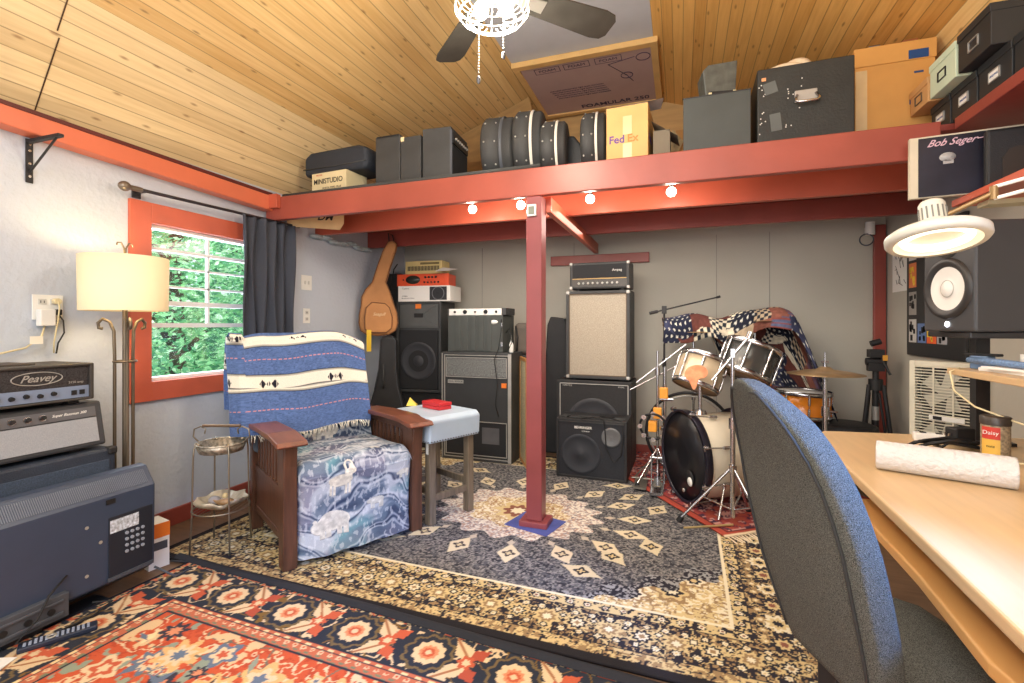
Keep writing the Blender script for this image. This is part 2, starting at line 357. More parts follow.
gm = bpy.data.materials.new('clear_glass'); gm.use_nodes = True; nt = gm.node_tree; nt.nodes.clear()
o_ = nt.nodes.new('ShaderNodeOutputMaterial'); mxs = nt.nodes.new('ShaderNodeMixShader'); t_ = nt.nodes.new('ShaderNodeBsdfTransparent'); gl = nt.nodes.new('ShaderNodeBsdfGlossy'); gl.inputs[1].default_value = .02
mxs.inputs[0].default_value = .07; nt.links.new(t_.outputs[0], mxs.inputs[1]); nt.links.new(gl.outputs[0], mxs.inputs[2]); nt.links.new(mxs.outputs[0], o_.inputs[0])
obj('window_pane', G().box(-.048, -.045, a+.02, b-.02, wz0+.02, wz1-.02), gm, win)
# outside: ground and trees
struct('ground_outside', G().box(-14, XL-.12, -4, 14, -.6, -.5), mat('grass_ground', (70, 110, 60), .9, var=.4, vs=3))
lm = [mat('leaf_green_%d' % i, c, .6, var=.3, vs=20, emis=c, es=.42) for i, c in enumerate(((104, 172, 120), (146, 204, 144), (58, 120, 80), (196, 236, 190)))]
bark = mat('bark', (92, 78, 62), .9, var=.3)
def tree(name, label, x, y, h, rad, n, seed):
    rnd = random.Random(seed); t = thing(name, label, 'tree', (x, y, -.5))
    g = G(); g.tube([(0, 0, 0), (.05, .03, h*.4), (-.04, .08, h*.75), (0, 0, h)], [.09, .07, .05, .02], 8)
    for k in range(9):
        z = h*(.25+.08*k); an = rnd.random()*6.3; g.tube([(0, 0, z), (math.cos(an)*rad*.5, math.sin(an)*rad*.5, z+.3), (math.cos(an)*rad*.9, math.sin(an)*rad*.9, z+.45)], [.03, .02, .008], 6)
    obj('tree_trunk', g, bark, t)
    vs = []; fs = []; ms = []
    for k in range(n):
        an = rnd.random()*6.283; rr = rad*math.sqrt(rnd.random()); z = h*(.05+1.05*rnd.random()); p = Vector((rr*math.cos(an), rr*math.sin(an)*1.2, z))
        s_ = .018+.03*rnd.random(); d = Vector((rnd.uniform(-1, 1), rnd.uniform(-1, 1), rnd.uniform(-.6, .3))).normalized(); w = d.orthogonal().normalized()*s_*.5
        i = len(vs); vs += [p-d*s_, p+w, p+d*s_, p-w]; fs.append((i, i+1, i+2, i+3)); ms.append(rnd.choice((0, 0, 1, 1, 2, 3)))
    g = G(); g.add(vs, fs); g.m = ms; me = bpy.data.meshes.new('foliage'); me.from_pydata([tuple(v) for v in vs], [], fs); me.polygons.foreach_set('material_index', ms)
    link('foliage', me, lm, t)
for i_, (x_, y_, h_, r_, n_t, lb_) in enumerate(((-4.2, 2.95, 2.7, .6, 9000, 'bright green leafy tree just outside the window'), (-4.35, 4.3, 2.9, .6, 9000, 'leafy tree just outside, showing beside the curtain edge'), (-5.9, 4.1, 3.6, .85, 9000, 'green tree second back from the window, behind the bright one'), (-6.2, 6.1, 3.8, .9, 9000, 'tree second back from the window on the curtain side'), (-8.4, 5.3, 4.6, 1.2, 8000, 'distant tree seen between the upper window bars'), (-8.6, 8.2, 4.8, 1.3, 8000, 'most distant tree outside the window'))):
    tree('leafy_tree', lb_, x_, y_, h_, r_, n_t, i_+1)
struct('ground_bank', G().prism([(-14, -.5), (-9.9, -.5), (-10.4, 1.6), (-14, 2.2)], -2, 14, 'y'), mat('green_bank', (96, 160, 110), .9, var=.5, vs=5, bump=1, bs=6))

# ---- curtain and rod
rodm = mat('pewter_rod', (70, 68, 72), .35, .8)
rd = thing('curtain_rod', 'dark metal curtain rod with a round knob finial above the window', 'curtain rod', (-2.79, 1.77, 1.94))
obj('pole', G().cyl((0, -.02, 0), (0, 1.18, .02), .0095, n=14), rodm, rd)
obj('finial', G().cyl((0, -.05, 0), (0, .03, 0), .014).lathe([(.0, -.045), (.012, -.042), (.022, -.032), (.027, -.018), (.024, -.002), (.015, .010), (.01, .016)], T=Matrix.Translation((0, -.04, 0)) @ Matrix.Rotation(R(-90), 4, 'X')), mat('bronze_ball', (122, 112, 100), .35, .7), rd)
obj('bracket', G().box(-.088, 0, .05, .062, -.006, .006).box(-.09, -.08, .035, .078, -.03, .03), rodm, rd)
def cur(S, T):
    y = 2.42+.47*S; z = .55+1.40*T
    k = .028*np.sin(S*34+1.2*np.sin(T*3))*(1-.25*T)+.012*np.sin(S*13+T*2)
    return -2.785+k+.0*S, y+.01*np.sin(T*9+S*20), z
img = np.zeros((40, 60, 3)); img[:] = (70, 74, 84)
ct = sheet('curtain', cur, 160, 60, img, vcmat('grey_curtain_cloth', .85, .3, 200), thick=.003)
tag(ct, 'dark grey pleated curtain gathered at the far side of the window', 'curtain')

# ---- wall bracket, outlets, light switch
br = thing('shelf_bracket', 'black metal shelf bracket with a diagonal brace under the orange ledge', 'bracket', (XL+.002, 1.36, 1.865))
obj('wall_bar', G().box(0, .006, -.014, .014, 0, .205), black, br, bev=.002)
obj('arm', G().box(0, .24, -.012, .012, .186, .20), black, br, bev=.002)
obj('brace', G().cyl((.008, 0, .05), (.21, 0, .188), .005, n=10), black, br)
obj('screw', G().cyl((.006, 0, .03), (.009, 0, .03), .006).cyl((.006, 0, .09), (.009, 0, .09), .006).cyl((.006, 0, .15), (.009, 0, .15), .006).cyl((.006, 0, .18), (.009, 0, .18), .006), steel, br)
def outlet(name, label, y, z, w, cat='outlet', x=XL, kinds=1):
    t = thing(name, label, cat, (x+.001, y, z))
    obj('cover_plate', G().box(0, .006, -w/2, w/2, -.06, .06), white, t, bev=.002)
    g = G()
    for i in range(kinds):
        yy = (i-(kinds-1)/2)*.046
        if cat == 'outlet':
            for zz in (-.026, .026):
                g.box(.006, .009, yy-.016, yy+.016, zz-.014, zz+.014)
    if cat == 'outlet':
        obj('socket', g, mat('socket_grey', (205, 205, 200), .5), t, bev=.002)
        g = G()
        for i in range(kinds):
            yy = (i-(kinds-1)/2)*.046
            for zz in (-.026, .026): g.box(.009, .0096, yy-.008, yy-.005, zz-.006, zz+.006).box(.009, .0096, yy+.005, yy+.008, zz-.006, zz+.006)
        obj('slot', g, ink, t)
    else:
        obj('toggle', G().box(.006, .012, -.026, -.012, -.014, .014).box(.006, .012, .012, .026, -.014, .014), mat('socket_grey', (205, 205, 200), .5), t, bev=.002)
    return t
outlet('wall_outlet', 'double white wall outlet above the amplifiers, plugs in it', 1.43, 1.285, .12, kinds=2)
outlet('light_switch', 'white double toggle switch plate on the grey wall past the curtain', 3.12, 1.545, .115, 'switch')
outlet('wall_outlet', 'single white outlet below the toggle switch on the grey wall', 3.12, 1.275, .075, kinds=1)
ad = thing('power_adapter', 'chunky white plug-in adapter in the double wall outlet', 'adapter', (XL+.011, 1.41, 1.235))
obj('adapter_body', G().box(0, .04, -.03, .03, -.04, .04), white, ad, bev=.005)
obj('cord', G().tube([(.02, -.005, -.04), (.025, -.02, -.09), (.03, -.08, -.14), (.03, -.2, -.17), (.05, -.4, -.16)], .0045), cream, ad)
pg = thing('plug', 'black plug and cord hanging from the double wall outlet', 'plug', (XL+.011, 1.457, 1.262))
obj('plug_body', G().box(0, .028, -.014, .014, -.014, .014), black, pg, bev=.004)
obj('cord', G().tube([(.02, 0, -.01), (.03, .015, -.04), (.028, .02, -.1), (.02, .0, -.15), (.015, -.005, -.2)], .0035), black, pg)
pg = thing('plug', 'cream plug and cord in the upper socket of the double outlet', 'plug', (XL+.011, 1.455, 1.315))
obj('plug_body', G().cyl((0, 0, 0), (.028, 0, 0), .014), cream, pg)
obj('cord', G().tube([(.025, 0, 0), (.035, 0, -.03), (.03, -.005, -.1), (.02, -.015, -.2), (.01, -.01, -.25)], .0035), cream, pg)
obj('paper_tag', G().box(0, .001, -.03, .03, -.018, .018), paper, loc=(XL+.06, 1.36, 1.13), rz=.3, label='small white tag resting on the cords over the top amplifier head', cat='tag')

# ---- floor lamp
lp = thing('floor_lamp', 'bronze floor lamp with scrolled stems and a cream drum shade, lit', 'lamp', (-2.60, 1.60, 0))
g = G().cyl((0, 0, .02), (0, 0, 1.54), .011, n=12)
obj('pole', g, brass, lp)
for k in range(3):
    an = R(100+120*k); c_, s_ = math.cos(an), math.sin(an)
    pts = [(c_*r, s_*r, z) for r, z in ((.105, .012), (.09, .03), (.05, .1), (.042, .3), (.042, .7), (.042, 1.05), (.045, 1.17), (.062, 1.215), (.09, 1.23), (.108, 1.21), (.105, 1.185), (.09, 1.182))]
    obj('scroll_stem', G().tube(pts, .0075, 10), brass, lp)
obj('collar', G().torus((0, 0, .45), (0, 0, 1), .045, .006).torus((0, 0, 1.02), (0, 0, 1), .044, .006).torus((0, 0, .06), (0, 0, 1), .075, .007), brass, lp)
shm = bpy.data.materials.new('cream_shade'); shm.use_nodes = True; b = shm.node_tree.nodes['Principled BSDF']
b.inputs['Base Color'].default_value = (*lin((240, 226, 190)), 1); b.inputs['Roughness'].default_value = .9; b.inputs['Transmission Weight'].default_value = 0
b.inputs['Emission Color'].default_value = (*lin((255, 222, 150)), 1); b.inputs['Emission Strength'].default_value = .10
obj('lamp_shade', G().lathe([(.177, 1.27), (.180, 1.535), (.177, 1.535), (.174, 1.27), (.177, 1.27)], 48), shm, lp)
g = G()
for s_ in (-1, 1): g.tube([(0, 0, 1.53), (0, s_*.004, 1.58), (0, s_*.018, 1.607), (0, s_*.034, 1.605), (0, s_*.037, 1.592)], .004, 8)
obj('finial', g, brass, lp); obj('bulb', G().ball((0, 0, 1.44), .03).cyl((0, 0, 1.36), (0, 0, 1.42), .014), mat('lamp_bulb', (255, 240, 200), .5, emis=(255, 220, 150), es=6), lp)

# ---- amplifiers against the left wall
def knob(g, x, y, z, ax, r=.009, l=.014): g.cyl((x, y, z), (x+ax[0]*l, y+ax[1]*l, z+ax[2]*l), r, r*.8, 12)
cab = thing('speaker_cabinet', 'large black cabinet at the bottom, behind the turned television', 'speaker', (-2.70, .95, 0))
obj('cabinet_shell', G().box(-.17, .2, -.40, .55, .0, .63), mat('blue_black_vinyl', (44, 52, 66), .55, var=.2, bump=.3, bs=200), cab, bev=.012)
obj('speaker_grille', G().box(.2, .206, -.37, .52, .03, .58), mat('dark_blue_grille', (58, 70, 88), .8, var=.35, vs=250), cab, bev=.002)
obj('corner_cap', G().box(.17, .21, .515, .553, .60, .634).box(.17, .21, .515, .553, 0, .035), black, cab, bev=.008)
a2 = thing('amplifier_head', 'black amplifier head with silver grille cloth and chrome-skirted knobs', 'amplifier', (-2.69, .93, .631))
obj('amp_case', G().prism([(-.15, .015), (.165, .015), (.165, .03), (.124, .216), (-.15, .216)], -.5, .545, 'y'), mat('blackish_vinyl', (56, 58, 62), .5, var=.15, bump=.2, bs=200), a2, bev=.01)
sl = Vector((-.041, 0, .186)).normalized()
def onface(u, h): return Vector((.167, u, .03))+sl*h
M = frame((0, 1, 0), sl, onface(0, 0))
obj('grille_cloth', G().box(-.48, .515, .008, .118, 0, .004, T=M), mat('silver_grille', (150, 154, 160), .8, var=.12, vs=260), a2, bev=.001)
obj('control_panel', G().box(-.48, .515, .124, .168, 0, .003, T=M), mat('panel_grey', (92, 92, 96), .4), a2)
g = G(); gs = G()
for k in range(11):
    p = M @ Vector((-.18+k*.05, .146, .003)); q = M @ Vector((-.18+k*.05, .146, .02)); g.cyl(p, q, .010, .008, 12); gs.cyl(p, M @ Vector((-.18+k*.05, .146, .006)), .014)
obj('knob', g, ink, a2); obj('knob_skirt', gs, steel, a2)
text('Super Bassman 300', .016, white, M @ Vector((.415, .147, .0035)), (0, 1, 0), sl, a2, shear=.4)
text('Fender', .04, white, M @ Vector((.02, .095, .005)), (0, 1, 0), sl, a2, shear=.5, bold=.01)
obj('handle', G().box(-.1, .1, -.02, .02, .217, .223), black, a2); obj('foot', G().box(.08, .13, .42, .46, 0, .015).box(-.12, -.08, .42, .46, 0, .015).box(.08, .13, -.46, -.42, 0, .015), ink, a2)
a1 = thing('amplifier_head', 'black amplifier head with an oval emblem and mesh front, topmost of its stack', 'amplifier', (-2.70, .93, .848))
obj('amp_case', G().box(-.13, .15, -.46, .50, .016, .18).box(.15, .168, .484, .50, .016, .18).box(.15, .168, -.46, .50, .168, .18).box(.15, .168, -.46, .50, .016, .026), mat('brown_black_vinyl', (58, 54, 50), .5, var=.15, bump=.2, bs=200), a1, bev=.005)
obj('mesh_panel', G().box(.15, .156, -.44, .484, .082, .168), mat('metal_mesh', (62, 60, 62), .5, .4, var=.6, vs=240), a1)
obj('control_panel', G().box(.15, .157, -.44, .484, .028, .080), mat('blue_silver_panel', (140, 156, 184), .35, .3, var=.05), a1)
g = G()
for k in range(10): knob(g, .157, -.06+k*.046, .052+.004*(k % 2), (1, 0, 0), .010, .012)
obj('knob', g, ink, a1)
obj('push_switch', G().box(.157, .162, .418, .436, .042, .062).box(.157, .162, .448, .466, .042, .062), ink, a1)
obj('emblem', G().tube([(.158, .30+.085*math.cos(t), .126+.027*math.sin(t)) for t in np.linspace(0, 2*math.pi, 40, endpoint=False)], .002, 6, closed=True), silver, a1); text('Peavey', .042, silver, (.158, .30, .126), (0, 1, 0), (0, 0, 1), a1, shear=.45, bold=.01)
text('3120 amp', .014, silver, (.158, .435, .098), (0, 1, 0), (0, 0, 1), a1)
obj('foot', G().box(.09, .13, .42, .46, 0, .016).box(-.1, -.06, .42, .46, 0, .016).box(.09, .13, -.42, -.38, 0, .016), ink, a1)
obj('cover_board', G().box(-.1, .1, -.3, .26, 0, .006), mat('thin_dark_board', (70, 62, 54), .6), loc=(-2.72, 1.0, 1.029), label='thin dark board lying on the topmost amplifier head', cat='board')

# ---- television seen from behind
tvb = mat('tv_back_plastic', (54, 66, 88), .38, var=.08, vs=5)
tv = thing('television', 'flat black television standing with its back and ports turned to the room', 'television', (-2.42, 1.08, 0))
pf = [(.0, .055), (.035, .05), (.10, .09), (.105, .46), (.045, .545), (0, .55)]
obj('tv_housing', G().prism(pf, -.52, .475, 'y'), tvb, tv, bev=.008)
s2 = Vector((-.06, 0, .085)).normalized(); M = frame((0, 1, 0), s2, (.106, 0, .46))
g = G()
for k in range(136):
    y = -.50+k*.007
    g.box(y, y+.0034, .018, .085, 0, .002, T=M)
obj('vent_grille', g, mat('vent_grey', (104, 112, 128), .5), tv)
X0 = .105
obj('port_panel', G().box(X0-.002, X0+.002, .28, .46, .10, .37), mat('port_recess', (30, 36, 48), .5), tv, bev=.004)
obj('rating_label', G().box(X0+.002, X0+.003, .285, .40, .30, .355), mat('label_white', (190, 200, 214), .5, var=.5, vs=90), tv)
g = G()
for i in range(4):
    for j in range(4): g.cyl((X0+.002, .35+i*.022, .20+j*.027), (X0+.007, .35+i*.022, .20+j*.027), .007, n=10)
obj('jack', g, mat('jack_grey', (150, 158, 172), .4), tv)
obj('port_ledge', G().box(X0, X0+.01, .275, .46, .098, .112), dgrey, tv)
g = G()
for y, z in ((-.1, .36), (-.1, .16), (.2, .36), (.2, .16), (-.2, .41), (.25, .28)): g.cyl((X0, y, z), (X0+.002, y, z), .007, n=10)
obj('screw', g, silver, tv)
obj('latch', G().box(X0, X0+.004, -.33, -.28, .38, .41).box(X0, X0+.004, .27, .305, .43, .45), ink, tv)
obj('stand_bracket', G().box(.03, .125, -.12, .13, .045, .14).box(.125, .132, -.1, .11, .06, .075).box(.125, .132, -.1, .11, .11, .122), dgrey, tv, bev=.004)
g = G()
for y in (-.07, 0, .07): g.cyl((.133, y, .09), (.128, y, .09), .012)
obj('bracket_hole', g, ink, tv)
obj('stand_base', G().box(-.02, .17, -.26, .30, 0, .016).box(0, .1, -.06, .06, .016, .06), mat('tv_black', (26, 30, 38), .3), tv, bev=.006)
obj('power_cord', G().tube([(.11, .13, .2), (.135, .06, .16), (.15, .02, .1), (.16, -.05, .05), (.17, .05, .025), (.18, .18, .024), (.165, .26, .04), (.14, .2, .06)], .004), ink, tv)
obj('power_cord', G().tube([(.12, .46, .08), (.2, .5, .03), (.17, .6, .012), (.08, .64, .012), (.0, .62, .012)], .005), dgrey, tv)
rm = thing('remote_control', 'long dark remote control lying on the patterned rug by the television', 'remote', (-2.205, 1.13, .018), R(-30))
obj('remote_body', G().box(-.025, .025, -.11, .11, 0, .02), mat('navy_plastic', (34, 42, 60), .4), rm, bev=.005)
g = G()
for j in range(13):
    for i in range(3):
        if j in (5,): continue
        g.box(-.017+i*.013, -.009+i*.013, -.095+j*.0145, -.087+j*.0145, .02, .022)
obj('button', g, mat('button_grey', (150, 160, 180), .5), rm)
obj('dial_pad', G().lathe([(.008, .02), (.016, .02), (.016, .023), (.008, .023), (.008, .02)], T=Matrix.Translation((0, -.02, 0))), silver, rm)
bx = thing('carton', 'small white and orange carton on the floor between television and wall', 'box', (-2.485, 1.66, 0), R(-12))
obj('carton_body', G().box(-.06, .06, -.045, .045, 0, .22), paper, bx, bev=.002)
obj('orange_flap', G().box(-.061, .061, -.047, -.0455, .15, .22).box(.0605, .062, -.046, .046, .15, .22), orange, bx)
obj('printed_panel', G().box(.0605, .0615, -.035, .035, .09, .13).box(-.04, .04, -.047, -.0455, .09, .125), dgrey, bx)
obj('paper_sheet', G().box(-.08, .08, -.06, .06, 0, .003), paper, loc=(-2.27, .93, .019), rz=.4, label='white sheet of paper on the rug under the remote control', cat='paper')
# ================================================================ rugs
rugm = vcmat('woven_wool', .95, .5, 420)
def rosettes(P, cols_list, pts, r, clip=None, petals=8):
    for i, (x, y) in enumerate(pts): P.ros(x, y, r*(.85+.3*random.random()), cols_list[i % len(cols_list)], petals, clip=clip, rot=random.random())
# --- black, grey and gold rug under the post
W, H = 3.15, 2.5
P = Pic(W, H, .005, (40, 38, 42)); x, y = P.x, P.y; e = np.minimum(np.minimum(x, W-x), np.minimum(y, H-y))
NV = (44, 42, 50); GD = (204, 182, 134); CR = (222, 212, 184); BR = (150, 124, 90); RD = (132, 84, 70)
n1 = fbm(x, y, 75, 2, 3); n2 = fbm(x, y, 90, 2, 9)
P.fill(e > .045, GD); P.fill((e > .045) & (n1 > .53), BR); P.fill((e > .045) & (n2 < .36), NV)
m = (e > .105) & (e < .30); P.fill(m, NV)
P.fill(m & (np.abs(fbm(x, y, 34, 2, 5)-.5) < .045), GD); P.fill(m & (n2 > .6), BR)
def along(off, step):
    pts = []
    k = int((W-2*off)/step)
    for i in range(k+1): pts += [(off+i*(W-2*off)/k, off), (off+i*(W-2*off)/k, H-off)]
    k = int((H-2*off)/step)
    for i in range(1, k): pts += [(off, off+i*(H-2*off)/k), (W-off, off+i*(H-2*off)/k)]
    return pts
rosettes(P, [[GD, NV, CR, BR], [CR, GD, NV], [GD, BR, CR], [NV, GD, RD]], along(.2, .125), .047, m)
rosettes(P, [[GD, NV, CR], [CR, BR]], [(a_+.06, b_+.03) for a_, b_ in along(.2, .125)], .026, m)
rosettes(P, [[NV, CR, GD], [GD, NV, CR]], along(.145, .07), .018, m); rosettes(P, [[NV, CR, GD], [BR, GD, CR]], along(.262, .07), .018, m)
P.fill((e > .098) & (e < .106), NV); P.fill((e > .298) & (e < .305), NV)
m = (e > .305) & (e < .365); P.fill(m, GD); P.fill(m & (n1 > .56), NV)
rosettes(P, [[NV, CR, RD]], along(.335, .075), .018, m)
P.fill((e > .365) & (e < .378), CR)
f = e > .378
P.fill(f, (84, 84, 88)); P.fill(f & (n1 > .47), (142, 138, 134)); P.fill(f & (n1 > .62), (106, 104, 104)); P.fill(f & (n2 < .38), (52, 52, 58))
cx, cy = W/2+.02, H/2-.05; X_ = x-cx; Y_ = y-cy
# corner pieces
ax, ay = np.abs(x-W/2), np.abs(y-H/2)
cd = (W/2-.378-ax)/.62+(H/2-.378-ay)/.50; wv = .09*np.sin(ax*34)+.05*np.sin(ay*50)
m = f & (cd+wv < 1.02); P.fill(m, NV); P.fill(m & (n2 > .52), (150, 150, 150))
m = f & (cd+wv < .84); P.fill(m, GD); P.fill(m & (n1 > .55), CR); P.fill(m & (np.abs(fbm(x, y, 16, 2, 12)-.5) < .03), BR); P.fill(m & (n2 < .34), BR)
for sx_ in (-1, 1):
    for sy_ in (-1, 1):
        px_, py_ = W/2+sx_*(W/2-.60), H/2+sy_*(H/2-.56)
        P.ros(px_, py_, .08, [BR, GD, NV, CR], 6, .2, clip=m)
        P.ros(px_-sx_*.16, py_+sy_*.07, .06, [BR, CR, NV, GD], 6, clip=m); P.ros(px_+sx_*.09, py_-sy_*.13, .06, [BR, CR, NV, GD], 6, clip=m)
        for dx_, dy_, a_ in ((.42, .04, .3), (.30, .24, .8), (.12, .42, 1.2)):
            P.leaf(px_-sx_*dx_, py_-sy_*dy_, .115, .062, sx_*sy_*a_, (206, 192, 160)); P.ros(px_-sx_*dx_, py_-sy_*dy_, .03, [NV, GD], 4, .3)
# medallion
t = np.arctan2(Y_/.38, X_/.51); d = np.hypot(X_/.51, Y_/.38)
m = d < 1+.08*np.cos(16*t); P.fill(m, (196, 188, 180)); P.fill(m & (n1 > .54), (130, 122, 130)); P.fill(m & (n2 < .42), (224, 214, 200)); P.fill(m & (n2 > .62), (176, 146, 132))
m = d < .62+.06*np.cos(8*t); P.fill(m, (200, 178, 138)); P.fill(m & (n1 > .52), (226, 216, 194)); P.fill(m & (n2 < .38), (160, 124, 92))
P.ros(cx, cy, .13, [GD, RD, CR], 8)
for k in range(16):
    a_ = (k+.5)*math.pi/8; px_, py_ = cx+.73*math.cos(a_), cy+.56*math.sin(a_)
    P.leaf(px_, py_, .105, .062, a_, (212, 198, 168), dia=True); P.ros(px_, py_, .030, [(70, 62, 66), (200, 186, 150)], 4, .3)
    P.leaf(cx+.58*math.cos(a_), cy+.44*math.sin(a_), .04, .022, a_, (190, 178, 160))
rug = sheet('area_rug', lambda S, T: (S*W-W/2, T*H-H/2, .011+.0015*np.sin(S*9)*np.sin(T*7)), P.W, P.H, P.a, rugm, thick=.01)
rug.location = (-1.0, 1.70+H/2, 0); rug.rotation_euler.z = R(-.8)
tag(rug, 'black, grey and gold floral rug with a pale medallion around the post', 'rug')
# --- red rug in front
W, H = 3.6, 2.0
P = Pic(W, H, .005, (32, 32, 44)); x, y = P.x, P.y; e = np.minimum(np.minimum(x, W-x), np.minimum(y, H-y))
NV = (46, 50, 60); CR = (214, 188, 150); RS = (190, 92, 64); GN = (140, 148, 128); BL = (100, 112, 128); OR = (208, 136, 98)
n1 = fbm(x, y, 14, 3, 21); n2 = fbm(x, y, 60, 2, 22); n3 = fbm(x, y, 7, 2, 23)
m = (e > .018) & (e < .05); P.fill(m, (190, 170, 130)); P.fill(m & (n2 > .52), NV); P.fill(m & (n2 < .42), RS)
m = (e > .052) & (e < .262); P.fill(m, NV)
P.fill(m & (np.abs(n1-.5) < .03), CR); P.fill(m & (np.abs(fbm(x, y, 10, 2, 31)-.55) < .018), (120, 92, 50))
for i, (px_, py_) in enumerate(along(.157, .30)):
    if i % 2 == 0 or 1:
        P.ros(px_, py_, .095, [(112, 94, 66), NV, NV, CR, CR, OR, RS, CR], 10, .07, clip=m)
for i, (px_, py_) in enumerate(along(.157, .30)):
    hor = (py_ < .17 or py_ > H-.17)
    qx, qy = (px_+.15, py_) if hor else (px_, py_+.15)
    for s_ in (-1, 1):
        P.leaf(qx-(.03 if hor else s_*.05), qy-(s_*.05 if hor else .03), .095, .034, s_*.8 if hor else s_*.8+1.57, CR, m, (160, 110, 76))
        P.leaf(qx+(.03 if hor else s_*.05), qy+(s_*.05 if hor else .03), .05, .03, s_*.8, RS if i % 3 else (170, 80, 60), m)
    P.ros(qx, qy, .03, [RS, CR], 6, clip=m)
m = (e > .262) & (e < .335); P.fill(m, (186, 104, 76)); k_ = np.sin(x*120)*np.sin(y*120)
P.fill((e > .262) & (e < .285) & (k_ > .1), (228, 200, 150)); P.fill((e > .262) & (e < .268), NV); P.fill((e > .284) & (e < .289), NV)
P.fill((e > .315) & (e < .335) & (k_ > .1), (118, 122, 96)); P.fill((e > .313) & (e < .317), NV); P.fill((e > .332) & (e < .338), NV)
rosettes(P, [[CR, RS]], along(.301, .04), .010)
f = e > .338; P.fill(f, (192, 86, 54)); P.fill(f & (n2 > .6), (176, 74, 48))
P.fill(f & (np.abs(n1-.52) < .022), CR); P.fill(f & (np.abs(n3-.5) < .016), (110, 104, 88))
P.fill(f & (n1 > .66), (212, 178, 134)); P.fill(f & (n1 < .30), GN)
for k in range(150):
    px_, py_ = random.uniform(.4, W-.4), random.uniform(.4, H-.4)
    cc = random.choice([[GN, (212, 196, 140), GN, CR], [CR, RS, CR], [(216, 170, 112), CR, BL], [BL, CR, RS], [(60, 58, 66), OR]])
    P.ros(px_, py_, random.uniform(.02, .075), cc, random.choice((5, 6, 8)), .25, random.random(), f)
for k in range(220):
    P.leaf(random.uniform(.4, W-.4), random.uniform(.4, H-.4), random.uniform(.03, .07), random.uniform(.008, .02), random.random()*3.1, random.choice([CR, (232, 200, 150), GN, (70, 60, 62), BL]), f)
rug = sheet('area_rug', lambda S, T: (S*W-W/2, T*H-H/2, .018+.0015*np.sin(S*11)*np.sin(T*6)), P.W, P.H, P.a, rugm, thick=.014)
rug.location = (-2.36+W/2, 1.70-H/2-.0, 0); rug.rotation_euler.z = R(-2.2); rug.location.y -= .03
tag(rug, 'rust-red rug with a navy flowered border, laid before the black and gold rug', 'rug')
obj('rug_binding', G().add([(x_, y_+w_, z_) for x_, y_ in ((-2.42, 1.735), (-2.1, 1.715), (-1.7, 1.70), (-1.2, 1.68), (-.7, 1.65), (-.2, 1.63), (.3, 1.60)) for w_, z_ in ((-.022, .021), (-.006, .031), (.014, .031), (.03, .014))], [(4*i+j, 4*i+j+1, 4*i+j+5, 4*i+j+4) for i in range(6) for j in range(3)], 0, True), mat('black_binding', (30, 32, 40), .9), label='black fabric strip running between the red rug and the gold rug', cat='fabric strip')
# --- small red rug under the drums
W, H = 1.35, 1.9
P = Pic(W, H, .006, (166, 74, 60)); x, y = P.x, P.y; e = np.minimum(np.minimum(x, W-x), np.minimum(y, H-y)); n1 = fbm(x, y, 22, 3, 4); n2 = fbm(x, y, 60, 2, 5)
f = e > .05; P.fill(f, (150, 66, 66)); P.fill(f & (n1 > .55), (200, 150, 140)); P.fill(f & (n2 < .38), (70, 50, 70)); P.fill(f & (n1 < .36), (168, 82, 66)); P.fill((e > .05) & (e < .06), (80, 40, 40))
P.fill((y < .025) | (y > H-.025), (226, 204, 170))
rug = sheet('area_rug', lambda S, T: (S*W, T*H, .022+0*S), P.W//2, P.H//2, P.a, rugm, thick=.008)
rug.location = (.23, 2.87, .003); rug.rotation_euler.z = R(36)
rug.location = Vector((.24, 2.90, .003)); tag(rug, 'small red patterned rug under the drum kit with pale fringed ends', 'rug')
g = G()
for k in range(60):
    u = .01+k*.0225; a_ = random.uniform(-.02, .02); g.tube([(u, 0, .018), (u+a_*.5, -.04, .016), (u+a_, -.075, .013)], .004, 5)
obj('fringe', g, mat('cream_fringe', (226, 208, 178), .9), rug)

# ================================================================ armchair (local x across the seat, y towards the back)
ch = thing('armchair', 'mission style oak armchair with slatted arms and wildlife print upholstery', 'armchair', (-1.635, 2.14, .012), R(60))
for s_, nm in ((-1, 0), (1, 1)):
    xx = s_*.345
    a_ = G(); pr = [(-.10, .612), (-.08, .632), (.1, .650), (.4, .645), (.66, .628), (.68, .605), (.6, .607), (.3, .62), (.05, .622), (-.08, .603)]
    a_.prism(pr, xx-.075, xx+.065 if s_ < 0 else xx+.075, 'x')
    obj('arm_rest', a_, walnutt, ch, bev=.006)
    obj('leg', G().prism([(xx-.034, 0), (xx+.034, 0), (xx+.032, .61), (xx-.032, .61)], -.035, .045, 'y'), walnut, ch, bev=.005)
    obj('leg', G().box(xx-.03, xx+.03, .60, .66, 0, .61), walnut, ch, bev=.005)
    sp_ = obj('side_panel', G().box(xx-.012, xx+.012, .04, .61, .14, .36).box(xx-.016, xx+.016, .04, .61, .345, .375).box(xx-.016, xx+.016, .04, .61, .565, .615).box(xx-.016, xx+.016, .04, .61, .11, .15), walnut, ch, bev=.003)
    g = G()
    for k in range(9): y0 = .085+k*.058; g.box(xx-.008, xx+.008, y0, y0+.024, .37, .57)
    obj('slat', g, walnut, sp_, bev=.002)
    obj('corbel', G().prism([(.04, .20), (.06, .26), (.07, .40), (.085, .52), (.11, .60), (.04, .60)], xx-.028, xx+.028, 'x').prism([(-.035, .61), (-.055, .605), (-.04, .5), (-.035, .3)], xx-.028, xx+.028, 'x'), walnut, ch, bev=.003)
